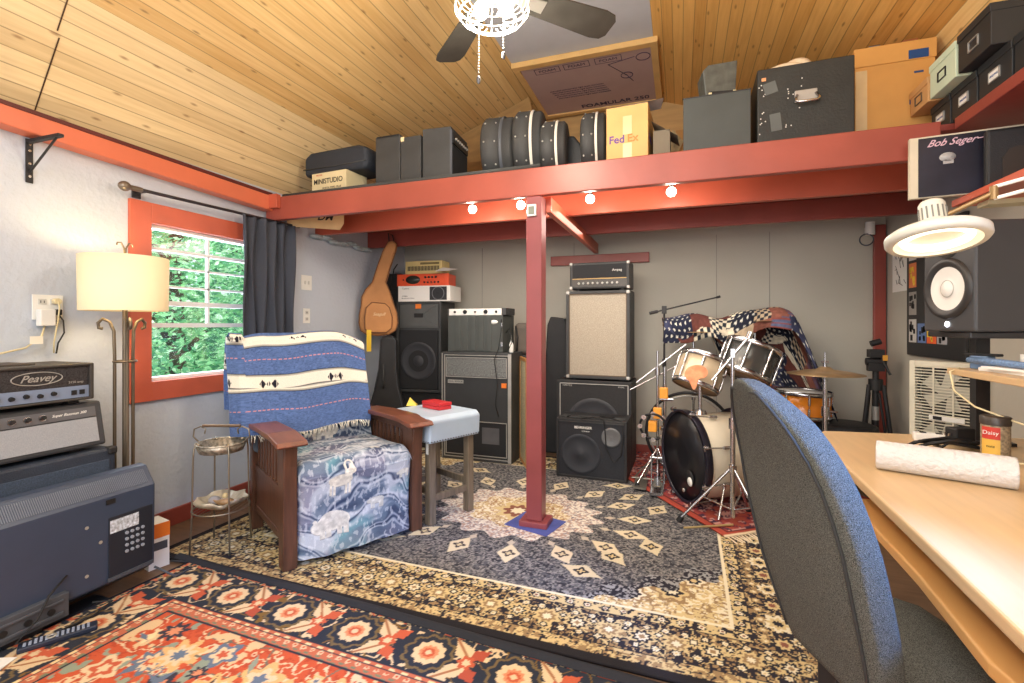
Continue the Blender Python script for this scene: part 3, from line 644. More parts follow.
# wildlife cloth
def wildlife(w, h, seed, beasts):
    P = Pic(w, h, .003, (120, 136, 150)); x, y = P.x, P.y
    dx = (fbm(x, y, 5, 3, seed)-.5)*.22; dy = (fbm(x, y, 5, 3, seed+5)-.5)*.26
    r = fbm(x*.55+dx, (y+dy)*2.4, 7, 4, seed+9)
    ridge = np.abs(((y+dy*.9+.05*np.sin(x*11))*9) % 1-.5)
    P.a[:] = np.array([(96, 112, 132)]); a = P.a
    def mixc(c, k): a[:] = a*(1-k[..., None])+np.array(c)*k[..., None]
    mixc((184, 192, 200), np.clip((r-.46)*5, 0, 1)); mixc((62, 74, 98), np.clip((.44-r)*5, 0, 1))
    mixc((96, 146, 158), np.clip((fbm(x, y, 4, 2, seed+20)-.52)*7, 0, .75))
    mixc((116, 114, 136), np.clip((.42-fbm(x, y, 5, 2, seed+30))*8, 0, .6))
    mixc((48, 60, 88), np.clip((.06-ridge)*14, 0, .8)); mixc((206, 212, 218), np.clip((.08-np.abs(ridge-.12))*9, 0, .6))
    mixc((220, 224, 226), (fbm(x*2, y, 40, 2, seed+3) > .62)*.5)
    for kind, bx_, by_, s_, fl in beasts:
        X = (x-bx_)/s_*fl; Y = (y-by_)/s_
        def el(u, v, ru, rv): return ((X-u)/ru)**2+((Y-v)/rv)**2 < 1
        if kind == 'bear':
            m = el(0, .5, .55, .34) | el(-.5, .38, .25, .22) | el(-.62, .6, .07, .07) | el(-.4, .62, .07, .07)
            for u in (-.38, -.18, .2, .42): m |= (np.abs(X-u) < .09) & (Y > 0) & (Y < .45)
            c = (222, 220, 210)
        elif kind == 'ram':
            m = el(0, .35, .4, .2) | el(-.38, .62, .16, .13) | el(-.25, .5, .14, .2)
            for u in (-.3, -.18, .2, .32): m |= (np.abs(X-u) < .04) & (Y > -.15) & (Y < .3)
            m |= (np.abs(np.hypot(X+.30, Y-.74)-.13) < .035)
            c = (226, 222, 206)
        else:
            m = el(0, .45, .42, .2) | el(-.42, .42, .15, .12)
            for u in (-.28, -.15, .2, .32): m |= (np.abs(X-u) < .05) & (Y > .02) & (Y < .4)
            c = (216, 216, 206)
        sh = fbm(x, y, 60, 2, seed+44)
        a[m] = (np.array(c)[None]*(.80+.3*sh[m][:, None]))
        ed_ = m & ~np.roll(m, 1, 0); a[ed_] = a[ed_]*.6+np.array((70, 78, 96))*.4
    return P.a
upm = vcmat('wildlife_tapestry', .9, .3, 300)
def cush(S, T):
    # front panel from the floor up, over the nose and back across the seat
    L_ = T*1.12; r = .07; y = np.where(L_ < .40, -.045+.012*np.sin(L_*9), 0.); z = np.where(L_ < .40, .03+L_, 0.)
    a = np.clip((L_-.40)/(r*1.57), 0, 1)*math.pi/2; y = np.where(L_ >= .40, -.045+r-r*np.cos(a), y); z = np.where(L_ >= .40, .43+r*np.sin(a), z)
    y = np.where(L_ > .40+r*1.57, -.045+r+(L_-.40-r*1.57), y); z = np.where(L_ > .40+r*1.57, .50-.03*np.clip((L_-.5)/.6, 0, 1), z)
    x = (S-.5)*.615; ed = np.clip((np.abs(S-.5)-.44)/.06, 0, 1)**2
    nz = np.where(L_ < .42, 0, 1); z = z-ed*.035*nz; y = y+ed*.03*(1-nz)
    puff = .012*np.cos((S-.5)*math.pi)
    return x, y-puff*(1-nz)+.004*np.sin(S*20+T*9)*(1-nz), z+puff*nz+.003*np.sin(S*23+T*14)
imgs = wildlife(.615, 1.12, 3, [('bear', .17, .085, .15, 1), ('goat', .40, .17, .10, 1), ('ram', .20, .31, .15, -1), ('goat', .56, .30, .08, 1), ('goat', .42, .50, .07, 1)])
sheet('seat_cushion', cush, 205, 373, imgs, upm, ch)
obj('seat_box', G().box(-.30, .30, .0, .62, .05, .45), mat('blue_grey_cloth', (98, 112, 130), .9), ch, bev=.02)
tl = math.sin(R(14)); tc_ = math.cos(R(14))
imgb = wildlife(.62, .62, 8, [('bear', .30, .03, .12, -1), ('ram', .5, .3, .14, 1)])
def backf(S, T):
    x = (S-.5)*(.62+.04*np.clip((T-.2)*3, 0, 1))-.04*np.clip((T-.2)*3, 0, 1); z = .46+T*.60; y = .50+(z-.46)*.27-.05*np.cos((S-.5)*math.pi)*np.sin(math.pi*np.clip(T*.9+.1, 0, 1)); return x, y, z
sheet('backrest', backf, 200, 200, imgb, upm, ch, thick=.14)
obj('backrest_core', G().prism([(.56, .44), (.70, .44), (.87, 1.04), (.74, 1.07)], -.375, .27, 'x'), mat('blue_grey_cloth', (98, 112, 130), .9), ch, bev=.04, seg=4)
# --- striped blanket draped over the chair back
W, H = 1.5, 1.25
P = Pic(W, H, .0045, (84, 102, 160)); x, y = P.x, P.y
n_ = fbm(x*1, y*8, 60, 2, 2); P.a[:] = np.array((84, 108, 158))*(.80+.40*n_[..., None])
BK = (36, 36, 48); WH = (228, 226, 214)
def band(c, w_):
    P.fill(np.abs(y-c) < w_/2+.015, BK); P.fill(np.abs(y-c) < w_/2+.008, (170, 170, 160)); P.fill(np.abs(y-c) < w_/2, WH); P.fill(np.abs(np.abs(y-c)-w_/2+.014) < .0022, BK)
def dias(c, xs, s=1.):
    for xx in xs:
        for k in (-1, 0, 1):
            P.leaf(xx+k*.034*s, c, .019*s if k else .012*s, .017*s if k else .012*s, 0, BK, dia=True)
            P.fill((np.abs(x-xx-k*.034*s-.01*np.sign(k)*s) < .003) & (np.abs(y-c) < .016*s), WH)
band(.30, .085); dias(.30, (.12, .50, 1.12), 1.6); band(.585, .10); dias(.585, (.08, .22, .80, 1.34), 1.7); band(.92, .085); dias(.92, (.14, .7, 1.3), 1.3)
for c in (.14, .445, .75, 1.12):
    P.fill((np.abs(y-c) < .0026) & (np.sin(x*150) > -.4), (224, 150, 140))
bm_ = vcmat('serape_weave', .95, .5, 260)
def serape(S, T):
    # T 0 = front hem, over the crest and down behind; S 0..1, the first third folds round the side of the chair
    L_ = T*1.10
    d = np.where(L_ < .50, (.50-L_)*1.13, 0.)      # distance below the crest in front
    yf = .60-.24*d; zf = 1.115-d*.96
    a = np.clip((L_-.50)/.20, 0, 1)*math.pi
    yt = .68-.08*np.cos(a); zt = 1.10+.04*np.sin(a)+.0*a
    yb = .775+.02*(L_-.7); zb = 1.10-(L_-.70)
    y = np.where(L_ < .50, yf, np.where(L_ < .70, yt, yb)); z = np.where(L_ < .50, zf, np.where(L_ < .70, zt, zb))
    u = (S-.20)/.80
    x = -.42+.715*u-.03*np.clip(d-.1, 0, 1)*(u-.2)
    y = y-.035*np.cos((np.clip(u, 0, 1)-.5)*math.pi)*np.where(L_ < .5, 1, 0)
    # crest sags toward the ends
    z = z-.08*np.clip(np.abs(u-.45)-.3, 0, 1)**1.5*5*np.where(u > 0, 1, 0)*np.clip((L_-.25)/.2, 0, 1)-.012*np.sin(u*7)*(L_ < .6)
    w = np.clip(-u/.25, 0, 1)               # wraps round the near side
    ww = np.clip(-u/.02, 0, 1)
    x = np.where(u < 0, -.42-.05*np.sin(w*3.1)-.02*ww, x); 
    y = np.where(u < 0, np.where(L_ < .5, y+w*.20, y-.02*w), y)
    z = np.where(u < 0, z-.02*w, z)
    fold = .008*np.sin(u*19+L_*5)*np.where(L_ < .45, 1, .3)+.006*np.sin(u*7+L_*13)
    return x+fold*.3, y-fold, z+.01*np.sin(u*9)*(d > .3)
bl = sheet('blanket', serape, 330, 270, P.a, bm_, thick=.008)
bl.location = ch.location; bl.rotation_euler.z = R(60); tag(bl, 'blue striped woven blanket with white bands and fringe over the armchair back', 'blanket')
g = G()
S_ = np.linspace(.21, .99, 80); X_, Y_, Z_ = serape(S_, np.zeros(80))
for i in range(80):
    k = random.uniform(-.012, .012); g.tube([(X_[i], Y_[i], Z_[i]+.004), (X_[i]+k, Y_[i]-.012, Z_[i]-.012), (X_[i]+k*1.8, Y_[i]-.010, Z_[i]-.035)], .0022, 5)
obj('fringe', g, mat('cream_tassel', (226, 222, 210), .9), bl)

# ================================================================ wire plant stand with shell dishes
ps = thing('wire_stand', 'two-tier thin wire stand with scrolled handle loops beside the armchair', 'stand', (-2.32, 1.90, .012), R(20))
wire = mat('pewter_wire', (150, 142, 128), .4, .8); r_ = .13
for k in range(4):
    an = R(45+90*k); c_, s_ = math.cos(an), math.sin(an)
    obj('leg', G().tube([(c_*r_*1.12, s_*r_*1.12, 0), (c_*r_*1.04, s_*r_*1.04, .2), (c_*r_, s_*r_, .50), (c_*r_*.97, s_*r_*.97, .545), (c_*r_*.85, s_*r_*.85, .568), (c_*r_*.7, s_*r_*.7, .56)], .0045, 8), wire, ps)
obj('top_tray', G().lathe([(.0, .52), (.10, .52), (.118, .56), (.122, .56), (.104, .515), (0, .515)], 40).torus((0, 0, .56), (0, 0, 1), .12, .004, n=40), mat('pierced_pewter', (168, 160, 146), .4, .6, var=.5, vs=60), ps)
g = G().torus((0, 0, .215), (0, 0, 1), .135, .004, n=40)
for k in range(-5, 6): w_ = math.sqrt(.135**2-(k*.024)**2); g.cyl((k*.024, -w_, .215), (k*.024, w_, .215), .0016, n=6)
obj('lower_rack', g, wire, ps)
for s_ in (-1, 1): obj('scroll', G().tube([(s_*.12, 0, .56), (s_*.15, 0, .59), (s_*.145, 0, .63), (s_*.11, 0, .645), (s_*.085, 0, .63), (s_*.09, 0, .605)], .004, 8), wire, ps)
obj('handle', G().cyl((-.10, 0, .648), (.10, 0, .648), .008), mat('bronze_bar', (110, 92, 76), .5, .4), ps)
dc = mat('shell_grey', (176, 164, 142), .35, .2, var=.3, vs=20)
dd = thing('shell_dish', 'grey shell-shaped dish on the lower rack of the wire stand', 'dish', (-2.32, 1.90, .232))
g = G(); prof_ = [(0, .0), (.06, .0), (.105, .022), (.122, .045), (.116, .045), (.10, .028), (.055, .008), (0, .008)]
g.lathe(prof_, 40); g.v = [(x*(1+.07*math.cos(9*math.atan2(y, x))*(z > .02)), y*(1+.07*math.cos(9*math.atan2(y, x))*(z > .02)), z+.008*math.cos(5*math.atan2(y, x))*(z > .02)) for x, y, z in g.v]
obj('dish_bowl', g, dc, dd)
obj('river_stone', G().ball((0, 0, 0), (.035, .028, .022)), mat('grey_stone', (140, 136, 140), .5, var=.3), loc=(-2.345, 1.88, .264), label='smooth grey stone lying in the shell dish', cat='stone')
obj('brown_shell', G().ball((0, 0, 0), (.042, .02, .018)).cyl((-.03, 0, .0), (-.06, .01, .012), .012, .002), mat('shell_brown', (150, 118, 84), .4, var=.4, vs=30), loc=(-2.28, 1.89, .262), rz=.7, label='brown spiral shell lying in the shell dish', cat='shell')
obj('small_shell', G().ball((0, 0, 0), (.016, .012, .018)), mat('shell_cream', (214, 190, 140), .4, var=.3, vs=30), loc=(-2.33, 1.93, .272), label='small cream shell at the back of the shell dish', cat='shell')

# ================================================================ stool used as a side table
st = thing('stool', 'grey-brown wooden stool with a pale blue nail-trimmed vinyl top', 'stool', (-1.50, 2.735, .012), R(-24))
for sx_ in (-1, 1):
    for sy_ in (-1, 1):
        obj('leg', G().prism([(-.026, 0), (.026, 0), (.022, .54), (-.022, .54)], -.024, .024, 'y', T=Matrix.Translation((sx_*.17, sy_*.15, 0))), greywood, st, bev=.004)
obj('stretcher', G().box(-.15, .15, -.16, -.14, .17, .21).box(-.15, .15, .14, .16, .17, .21).box(-.18, -.16, -.13, .13, .23, .27).box(.16, .18, -.13, .13, .12, .16).box(.16, .18, -.13, .13, .23, .27) if 0 else G().box(-.15, .15, -.16, -.14, .17, .21).box(-.15, .15, .14, .16, .17, .21).box(-.18, -.16, -.13, .13, .13, .17).box(.16, .18, -.13, .13, .13, .17), greywood, st, bev=.003)
obj('seat', G().prism([(-.225, .49), (.225, .49), (.232, .62), (.20, .645), (-.20, .645), (-.232, .62)], -.20, .20, 'y'), mat('pale_blue_vinyl', (176, 196, 216), .4, var=.05), st, bev=.015, seg=3)
g = G()
for k in range(22):
    u = -.215+k*.0205; g.ball((u, -.202, .503), .004, n=5)
for k in range(19): g.ball((.228, -.185+k*.0205, .503), .004, n=5)
obj('nail_trim', g, mat('dark_nail', (84, 84, 92), .35, .6), st)
obj('price_tag', G().box(-.012, .012, -.0255, -.0245, .42, .50, T=Matrix.Translation((.17, -.15, 0))), white, st)
rb = thing('red_box', 'flat red metal box lying on the pale blue stool top', 'box', (-1.50, 2.78, .658), R(-24))
obj('box_base', G().box(-.09, .09, -.05, .05, 0, .022), mat('glossy_red', (196, 44, 50), .3), rb, bev=.003)
obj('lid', G().box(-.092, .092, -.052, .052, .023, .045), mat('glossy_red', (196, 44, 50), .3), rb, bev=.004)
yb = thing('note_pad', 'yellow folded card propped on the stool behind the armchair arm', 'card', (-1.70, 2.80, .658), R(20))
obj('card_fold', G().add([(-.05, 0, 0), (.05, 0, 0), (-.02, .03, .075), (-.05, .06, 0), (.05, .06, 0)], [(0, 1, 2), (3, 2, 4)], T=Matrix.Scale(.72, 4)), mat('yellow_card', (240, 214, 90), .6), yb)
# ================================================================ gear along the back wall
def cabinet(name, label, cat, loc, w, d, h, rz=0, shell=black, face=grille, trim=None, inset=.025, corners=None, bev=.012, group=None, feet=True):
    """box enclosure: local front at y=0, body behind it"""
    t = thing(name, label, cat, loc, rz, group); f = .012 if feet else 0
    obj('cabinet_shell', G().box(-w/2, w/2, .02, d, f, h).box(-w/2, -w/2+inset, 0, .02, f, h).box(w/2-inset, w/2, 0, .02, f, h).box(-w/2+inset, w/2-inset, 0, .02, h-inset, h).box(-w/2+inset, w/2-inset, 0, .02, f, f+inset), shell, t, bev=.004)
    if face: obj('speaker_grille', G().box(-w/2+inset, w/2-inset, .008, .021, f+inset, h-inset), face, t)
    if trim:
        g = G(); a, b, c, e = -w/2+inset, w/2-inset, f+inset, h-inset; k = .007
        g.box(a, b, .002, .009, e-k, e).box(a, b, .002, .009, c, c+k).box(a, a+k, .002, .009, c, e).box(b-k, b, .002, .009, c, e); obj('piping', g, trim, t)
    if corners:
        g = G(); k = .032
        for x in (-w/2-.001, w/2-k+.001):
            for z in (f-.001, h-k+.001):
                g.box(x, x+k, -.002, .03, z, z+k)
        obj('corner_cap', g, corners, t, bev=.008)
    if feet: obj('foot', G().box(-w/2+.04, -w/2+.08, .03, .07, 0, f).box(w/2-.08, w/2-.04, .03, .07, 0, f).box(-w/2+.04, -w/2+.08, d-.07, d-.03, 0, f).box(w/2-.08, w/2-.04, d-.07, d-.03, 0, f), ink, t)
    return t
def cone(t, x, z, r, m=None, y=.006, d=.0):
    g = G(); T = Matrix.Translation((x, y, z)) @ Matrix.Rotation(R(90), 4, 'X')
    g.lathe([(r, 0), (r*.98, .004), (r*.86, .004), (r*.82, 0), (r*.3, -.002), (r*.26, .003), (0, .006)], 32, T=T); return obj('woofer', g, m or mat('cone_grey', (50, 51, 56), .6), t)
# sub and PA speaker
sb_ = cabinet('subwoofer', 'black subwoofer cabinet on the floor under the tall stage speaker', 'speaker', (-2.40, 4.08, .0), .46, .40, .55, R(6))
pa = cabinet('stage_speaker', 'tall black stage speaker with a horn and orange badge', 'speaker', (-2.385, 4.05, .552), .465, .38, .875, R(6), shell=char, face=None, bev=.02, feet=False)
obj('speaker_grille', G().box(-.20, .20, .0, .02, .03, .60), grille, pa, bev=.004); cone(pa, 0, .30, .185, y=-.001)
obj('horn', G().box(-.20, .20, .012, .02, .62, .85).prism([(-.19, .635), (.19, .635), (.05, .72), (-.05, .72)], .006, .012, 'y').prism([(-.19, .84), (.19, .84), (.05, .76), (-.05, .76)], .006, .012, 'y'), mat('horn_plastic', (84, 86, 86), .4), pa)
obj('horn_throat', G().box(-.045, .045, .004, .010, .72, .76), ink, pa); obj('badge', G().box(-.03, .03, -.003, .004, .805, .85), orange, pa, bev=.003)
b1 = thing('carton', 'white printed carton with a round black picture, on the stage speaker', 'box', (-2.33, 4.06, 1.428), R(6))
obj('carton_body', G().box(-.27, .27, 0, .30, 0, .15), paper, b1, bev=.002)
obj('printed_panel', G().box(.06, .235, -.0015, 0, .012, .14), mat('print_dark', (40, 40, 44), .5), b1)
g = G(); g.torus((.147, -.002, .076), (0, 1, 0), .06, .0035, n=36); obj('printed_ring', g, mat('print_ring', (120, 120, 124), .5), b1)
text('JBL', .022, ink, (.147, -.0025, .078), (1, 0, 0), (0, 0, 1), b1); text('Control', .022, mat('print_grey', (120, 120, 124), .6), (-.19, -.001, .125), parent=b1); text('C1PRO', .018, ink, (-.20, -.001, .05), parent=b1); text('high performance loudspeaker', .011, ink, (-.165, -.001, .032), parent=b1)
b2 = thing('rack_processor', 'orange-red rack processor with an oval display, between carton and beige unit', 'processor', (-2.35, 4.07, 1.579), R(5))
obj('unit_case', G().box(-.25, .25, 0, .24, 0, .115), mat('vermilion_metal', (222, 84, 48), .35), b2, bev=.003)
g = G().lathe([(0, .006), (1, .006), (1, 0)], 32, T=Matrix.Translation((-.10, 0, .06)) @ Matrix.Rotation(R(90), 4, 'X') @ Matrix.Diagonal((.075, .042, 1, 1))); obj('display', g, mat('olive_display', (46, 50, 46), .3), b2)
g = G()
for k in range(4): knob(g, .03+k*.036, 0, .082, (0, -1, 0), .011, .012)
for k in range(5): knob(g, .02+k*.036, 0, .034, (0, -1, 0), .009, .012)
knob(g, -.20, 0, .06, (0, -1, 0), .008, .01); obj('knob', g, ink, b2); obj('rack_ear', G().box(-.27, -.25, 0, .004, 0, .115).box(.25, .27, 0, .004, 0, .115), mat('vermilion_metal', (222, 84, 48), .35), b2)
b3 = thing('rack_unit', 'small beige unit with a slotted front, topmost on the stage speaker pile', 'rack unit', (-2.345, 4.09, 1.697), R(3))
obj('unit_case', G().box(-.20, .19, 0, .18, 0, .125), mat('beige_metal', (206, 184, 124), .5), b3, bev=.003)
g = G()
for k in range(22): g.box(-.175+k*.0155, -.166+k*.0155, -.002, 0, .03, .075)
obj('slot_row', g, ink, b3); obj('label_strip', G().box(-.04, .16, -.002, 0, .09, .11), mat('label_brown', (110, 96, 60), .5), b3)
obj('paper_sheet', G().add([(-.02, 0, 0), (.12, .0, .0), (.16, .14, .03), (.0, .12, .05)], [(0, 1, 2, 3)]), paper, loc=(-2.16, 4.0, 1.705), label='crumpled pale paper beside the beige slotted unit', cat='paper')
# big cabinet
bc = cabinet('bass_amplifier', 'large black amplifier cabinet with silver trim and a slotted top panel', 'amplifier', (-1.685, 3.83, 0), .66, .33, .96, R(0), shell=char, face=mat('near_black_front', (46, 48, 50), .6), trim=silver, inset=.022)
g = G(); g.box(-.285, .285, .0, .006, .75, .905); obj('vent_grille', g, mat('silver_mesh', (120, 122, 120), .5, .4, var=.5, vs=90), bc)
g = G()
for (x0, x1, z0, z1) in ((-.29, .29, .74, .915), (-.29, .29, .06, .36)):
    g.box(x0, x1, -.003, .004, z1-.006, z1).box(x0, x1, -.003, .004, z0, z0+.006).box(x0, x0+.006, -.003, .004, z0, z1).box(x1-.006, x1, -.003, .004, z0, z1)
obj('silver_trim', g, silver, bc); obj('name_plate', G().box(-.27, -.12, .0, .007, .685, .715), silver, bc); text('MESA / BOOGIE', .02, ink, (-.195, -.001, .70), parent=bc)
obj('lower_grille', G().box(-.28, .28, .003, .008, .07, .35), grille, bc); obj('grey_patch', G().box(.06, .22, .0, .004, .17, .31), mat('patch_grey', (84, 84, 88), .7, var=.2), bc); obj('orange_tag', G().box(.24, .285, -.001, .006, .66, .70), orange, bc)
obj('side_strip', G().box(.30, .33, -.004, .0, .02, .95).box(-.33, -.322, -.004, 0, .02, .95), silver, bc)
wp = thing('cane_panel', 'upright wood-framed panel with pale woven filling beside the large amplifier', 'panel', (-1.285, 3.92, 0), R(-62))
obj('panel_frame', G().box(-.17, .17, 0, .02, .0, .03).box(-.17, .17, 0, .02, .89, .92).box(-.17, -.14, 0, .02, .03, .89).box(.14, .17, 0, .02, .03, .89), mat('oak_frame', (188, 134, 76), .5), wp, bev=.003)
obj('woven_filling', G().box(-.14, .14, .006, .012, .03, .89), mat('cane_weave', (200, 186, 150), .8, var=.35, vs=120), wp)
rc = thing('rack_case', 'grey moulded equipment case with ribs standing on the large amplifier', 'case', (-1.71, 3.90, .961))
g = G().box(-.28, .25, 0, .30, 0, .325)
for x in (-.20, -.125, -.05, .025, .10): g.box(x, x+.045, -.008, 0, .01, .315)
obj('case_body', g, mat('moulded_grey', (70, 74, 72), .5, var=.1), rc, bev=.006); obj('case_latch', G().box(.235, .25, -.014, 0, .05, .09).box(.235, .25, -.014, 0, .22, .26), steel, rc, bev=.003)
g = G(); g.lathe([(0, .003), (1, .003), (1, 0)], 24, T=Matrix.Translation((.17, 0, .265)) @ Matrix.Rotation(R(90), 4, 'X') @ Matrix.Diagonal((.035, .018, 1, 1))); obj('oval_badge', g, white, rc)
mx_ = thing('mixer', 'slim white mixer panel with knobs lying on the grey equipment case', 'mixer', (-1.70, 3.90, 1.287))
obj('mixer_body', G().box(-.28, .23, 0, .24, 0, .058), white, mx_, bev=.003); obj('end_cheek', G().box(.23, .27, -.002, .24, 0, .062).box(-.295, -.28, -.002, .24, 0, .058), char, mx_, bev=.003)
g = G()
for k, r_k in enumerate((.011, .02, .009, .02, .012)): knob(g, -.22+k*.1, 0, .03, (0, -1, 0), r_k, .012)
obj('knob', g, ink, mx_)
bg = thing('gear_bag', 'soft brown-grey equipment bag slumped against the grey case', 'bag', (-1.33, 4.20, .93))
obj('bag_body', G().box(-.11, .12, -.08, .10, 0, .29), mat('taupe_nylon', (96, 88, 80), .8, bump=.4, bs=25), bg, bev=.05, seg=4)
obj('bag_strap', G().tube([(-.08, -.085, .26), (-.06, -.10, .16), (-.07, -.09, .03)], .008, 6), ink, bg)
obj('box_stand', G().box(-.10, .09, -.1, .12, 0, .928), black, loc=(-1.33, 4.22, 0), bev=.01, label='narrow black box behind the cane panel, the soft bag on top', cat='box')
bt = thing('squeeze_bottle', 'small white squeeze bottle with a pointed tip beside the equipment bag', 'bottle', (-1.39, 3.93, .961))
obj('bottle_body', G().lathe([(0, 0), (.018, 0), (.019, .01), (.019, .07), (.012, .085), (.008, .09), (0, .09)], 20), white, bt); obj('cap', G().lathe([(.008, .088), (.007, .10), (.002, .13), (0, .13)], 16), paper, bt)
cb_ = obj('cable', G().tube([(-1.47, 3.89, 1.25), (-1.455, 3.85, 1.15), (-1.46, 3.80, 1.0), (-1.50, 3.80, .90), (-1.47, 3.80, .7), (-1.49, 3.80, .52), (-1.46, 3.80, .42)], .004).tube([(-1.42, 3.87, 1.13), (-1.38, 3.85, 1.17), (-1.36, 3.86, 1.05), (-1.40, 3.87, .98)], .004), ink, label='black cable looping down the front of the large amplifier', cat='cable')
# tan guitar bag on the wall
tanm = mat('tan_canvas', (184, 128, 78), .75, var=.12, bump=.3, bs=90); tand = mat('brown_piping', (112, 74, 46), .7)
gb = thing('guitar_bag', 'tan canvas guitar bag with a long neck hanging on the wall', 'bag', (-2.70, 3.86, 1.10), R(28))
bo = [(-.17, .12), (-.155, .05), (-.10, .01), (0, 0), (.10, .01), (.165, .05), (.185, .12), (.175, .22), (.145, .30), (.125, .37), (.10, .44), (.075, .50), (.12, .66), (.165, .80), (.175, .86), (.14, .89), (.095, .88), (.05, .80), (0, .66), (-.05, .50), (-.11, .43), (-.145, .36), (-.15, .28), (-.165, .2)]
obj('bag_body', G().prism(bo, -.09, .0, 'y'), tanm, gb, bev=.028, seg=4)
po = [(-.11, .06), (-.06, .03), (.08, .03), (.13, .07), (.135, .17), (.11, .26), (.07, .30), (-.05, .31), (-.10, .26), (-.115, .16)]
pk = obj('front_pocket', G().prism(po, -.115, -.085, 'y'), mat('tan_pocket', (192, 134, 82), .75, var=.1, bump=.3, bs=90), gb, bev=.012, seg=3)
obj('piping', G().tube([(x, -.112, z) for x, z in po], .004, 6, closed=True).tube([(x, -.085, z) for x, z in bo], .004, 6, closed=True), tand, gb)
text('Seagull', .04, mat('stitch_cream', (232, 210, 170), .8), (.015, -.117, .20), parent=gb, shear=.4)
obj('hanging_loop', G().tube([(.15, -.05, .86), (.13, -.03, .95), (.09, -.02, .97), (.10, -.04, .88)], .006, 6), ink, gb)
gb2 = thing('guitar_bag', 'black guitar bag standing behind the armchair below the tan bag', 'bag', (-2.56, 3.80, .0), R(24))
bo2 = [(-.17, .08), (-.12, .0), (.12, 0), (.17, .08), (.165, .42), (.11, .62), (.09, .80), (.085, 1.06), (.05, 1.10), (-.03, 1.10), (-.06, 1.06), (-.08, .8), (-.12, .6), (-.17, .42)]
obj('bag_body', G().prism(bo2, -.06, .05, 'y'), black, gb2, bev=.025, seg=3); obj('handle', G().tube([(-.03, -.062, .62), (-.02, -.10, .68), (-.02, -.10, .78), (-.03, -.062, .84)], .008, 8), char, gb2)
obj('zip', G().tube([(x*.9, -.063, z) for x, z in bo2[1:13]], .003, 6), dgrey, gb2); obj('cloth_label', G().box(.05, .09, -.064, -.061, .12, .17), white, gb2)
obj('hanging_tag', G().box(-.02, .022, 0, .004, 0, .20), mat('yellow_plastic', (232, 190, 30), .5), loc=(-2.71, 3.72, .955), rz=R(30), label='long yellow tag hanging under the tan guitar bag', cat='tag')
tc2 = thing('tall_case', 'tall black case standing in the corner beside the stage speaker', 'case', (-2.76, 4.30, 0), R(8))
obj('case_body', G().box(-.08, .09, -.14, .14, 0, 1.72), black, tc2, bev=.02); obj('handle', G().tube([(.02, -.145, .9), (.02, -.18, .92), (.02, -.18, 1.02), (.02, -.145, 1.04)], .008), char, tc2)
# hangers / coat hooks near bag
hk = thing('wall_hook', 'dark metal hook with cords dangling near the top of the tan bag', 'hook', (-2.87, 4.12, 1.80))
obj('hook_arm', G().tube([(0, 0, 0), (.08, -.03, .02), (.14, -.05, -.02), (.15, -.05, .03)], .008), black, hk); obj('cord', G().tube([(.13, -.05, -.01), (.16, -.06, -.15), (.13, -.06, -.30), (.17, -.06, -.2), (.2, -.05, -.05), (.24, -.05, .0)], .006), ink, hk)
# black case behind the post
kc = thing('guitar_case', 'long black guitar case leaning upright between the post and the amplifier stack', 'case', (-1.09, 4.40, 0), 0)
bo3 = [(-.15, .06), (-.11, 0), (.09, 0), (.13, .06), (.13, .40), (.11, .6), (.10, 1.20), (.08, 1.26), (-.06, 1.28), (-.09, 1.2), (-.12, .6), (-.15, .4)]
obj('case_body', G().prism(bo3, -.06, .06, 'y'), black, kc, bev=.015); obj('case_latch', G().box(.10, .133, -.064, -.05, .2, .23).box(.08, .114, -.064, -.05, .7, .73), steel, kc)
# amplifier stack
lc = cabinet('speaker_cabinet', 'large black speaker cabinet at the bottom of the tall stack by the post', 'speaker', (-.685, 3.98, 0), .625, .36, .735, R(-1), face=mat('grille_deep', (40, 40, 42), .8, var=.3, vs=200), trim=silver, corners=black); cone(lc, .0, .36, .23)
text('HARTKE', .022, silver, (-.22, .004, .69), parent=lc); text('410XL', .02, silver, (.23, .004, .69), parent=lc)
obj('side_handle', G().box(.305, .315, .14, .26, .38, .46), ink, lc)
co_ = cabinet('combo_amplifier', 'small black combo amplifier with a round tweeter, in the lower front of the stack', 'amplifier', (-.65, 3.665, 0), .545, .30, .47, R(-1), face=mat('combo_grille', (36, 39, 46), .8, var=.3, vs=200), inset=.02)
cone(co_, -.08, .20, .155, mat('combo_cone', (44, 48, 56), .7)); g = G(); g.lathe([(.075, 0), (.07, .008), (.06, .008), (.04, 0), (0, .004)], 28, T=Matrix.Translation((.155, .006, .345)) @ Matrix.Rotation(R(90), 4, 'X')); obj('tweeter', g, mat('tweeter_grey', (96, 98, 100), .4), co_)
obj('control_panel', G().box(-.25, .25, .0, .012, .445, .455).box(-.25, .25, .06, .15, .470, .474), char, co_); text('BEHRINGER', .026, white, (-.06, .003, .405), parent=co_, bold=.02); text('ULTRABASS', .012, white, (-.04, .003, .378), parent=co_)
obj('cable', G().tube([(-.72, 3.66, .475), (-.63, 3.64, .50), (-.55, 3.65, .48), (-.54, 3.655, .40), (-.53, 3.652, .26), (-.47, 3.65, .16), (-.42, 3.652, .22), (-.405, 3.655, .36), (-.42, 3.68, .47), (-.5, 3.74, .48), (-.6, 3.78, .482)], .0045), ink, label='thin black cable draped over the small combo amplifier', cat='cable')
obj('cable', G().tube([(-1.0, 3.7, .47) if 0 else (-.84, 3.70, .478), (-.8, 3.67, .50), (-.7, 3.7, .485), (-.6, 3.72, .48), (-.48, 3.76, .484)], .004), ink, label='black cable lying across the top of the small combo amplifier', cat='cable')
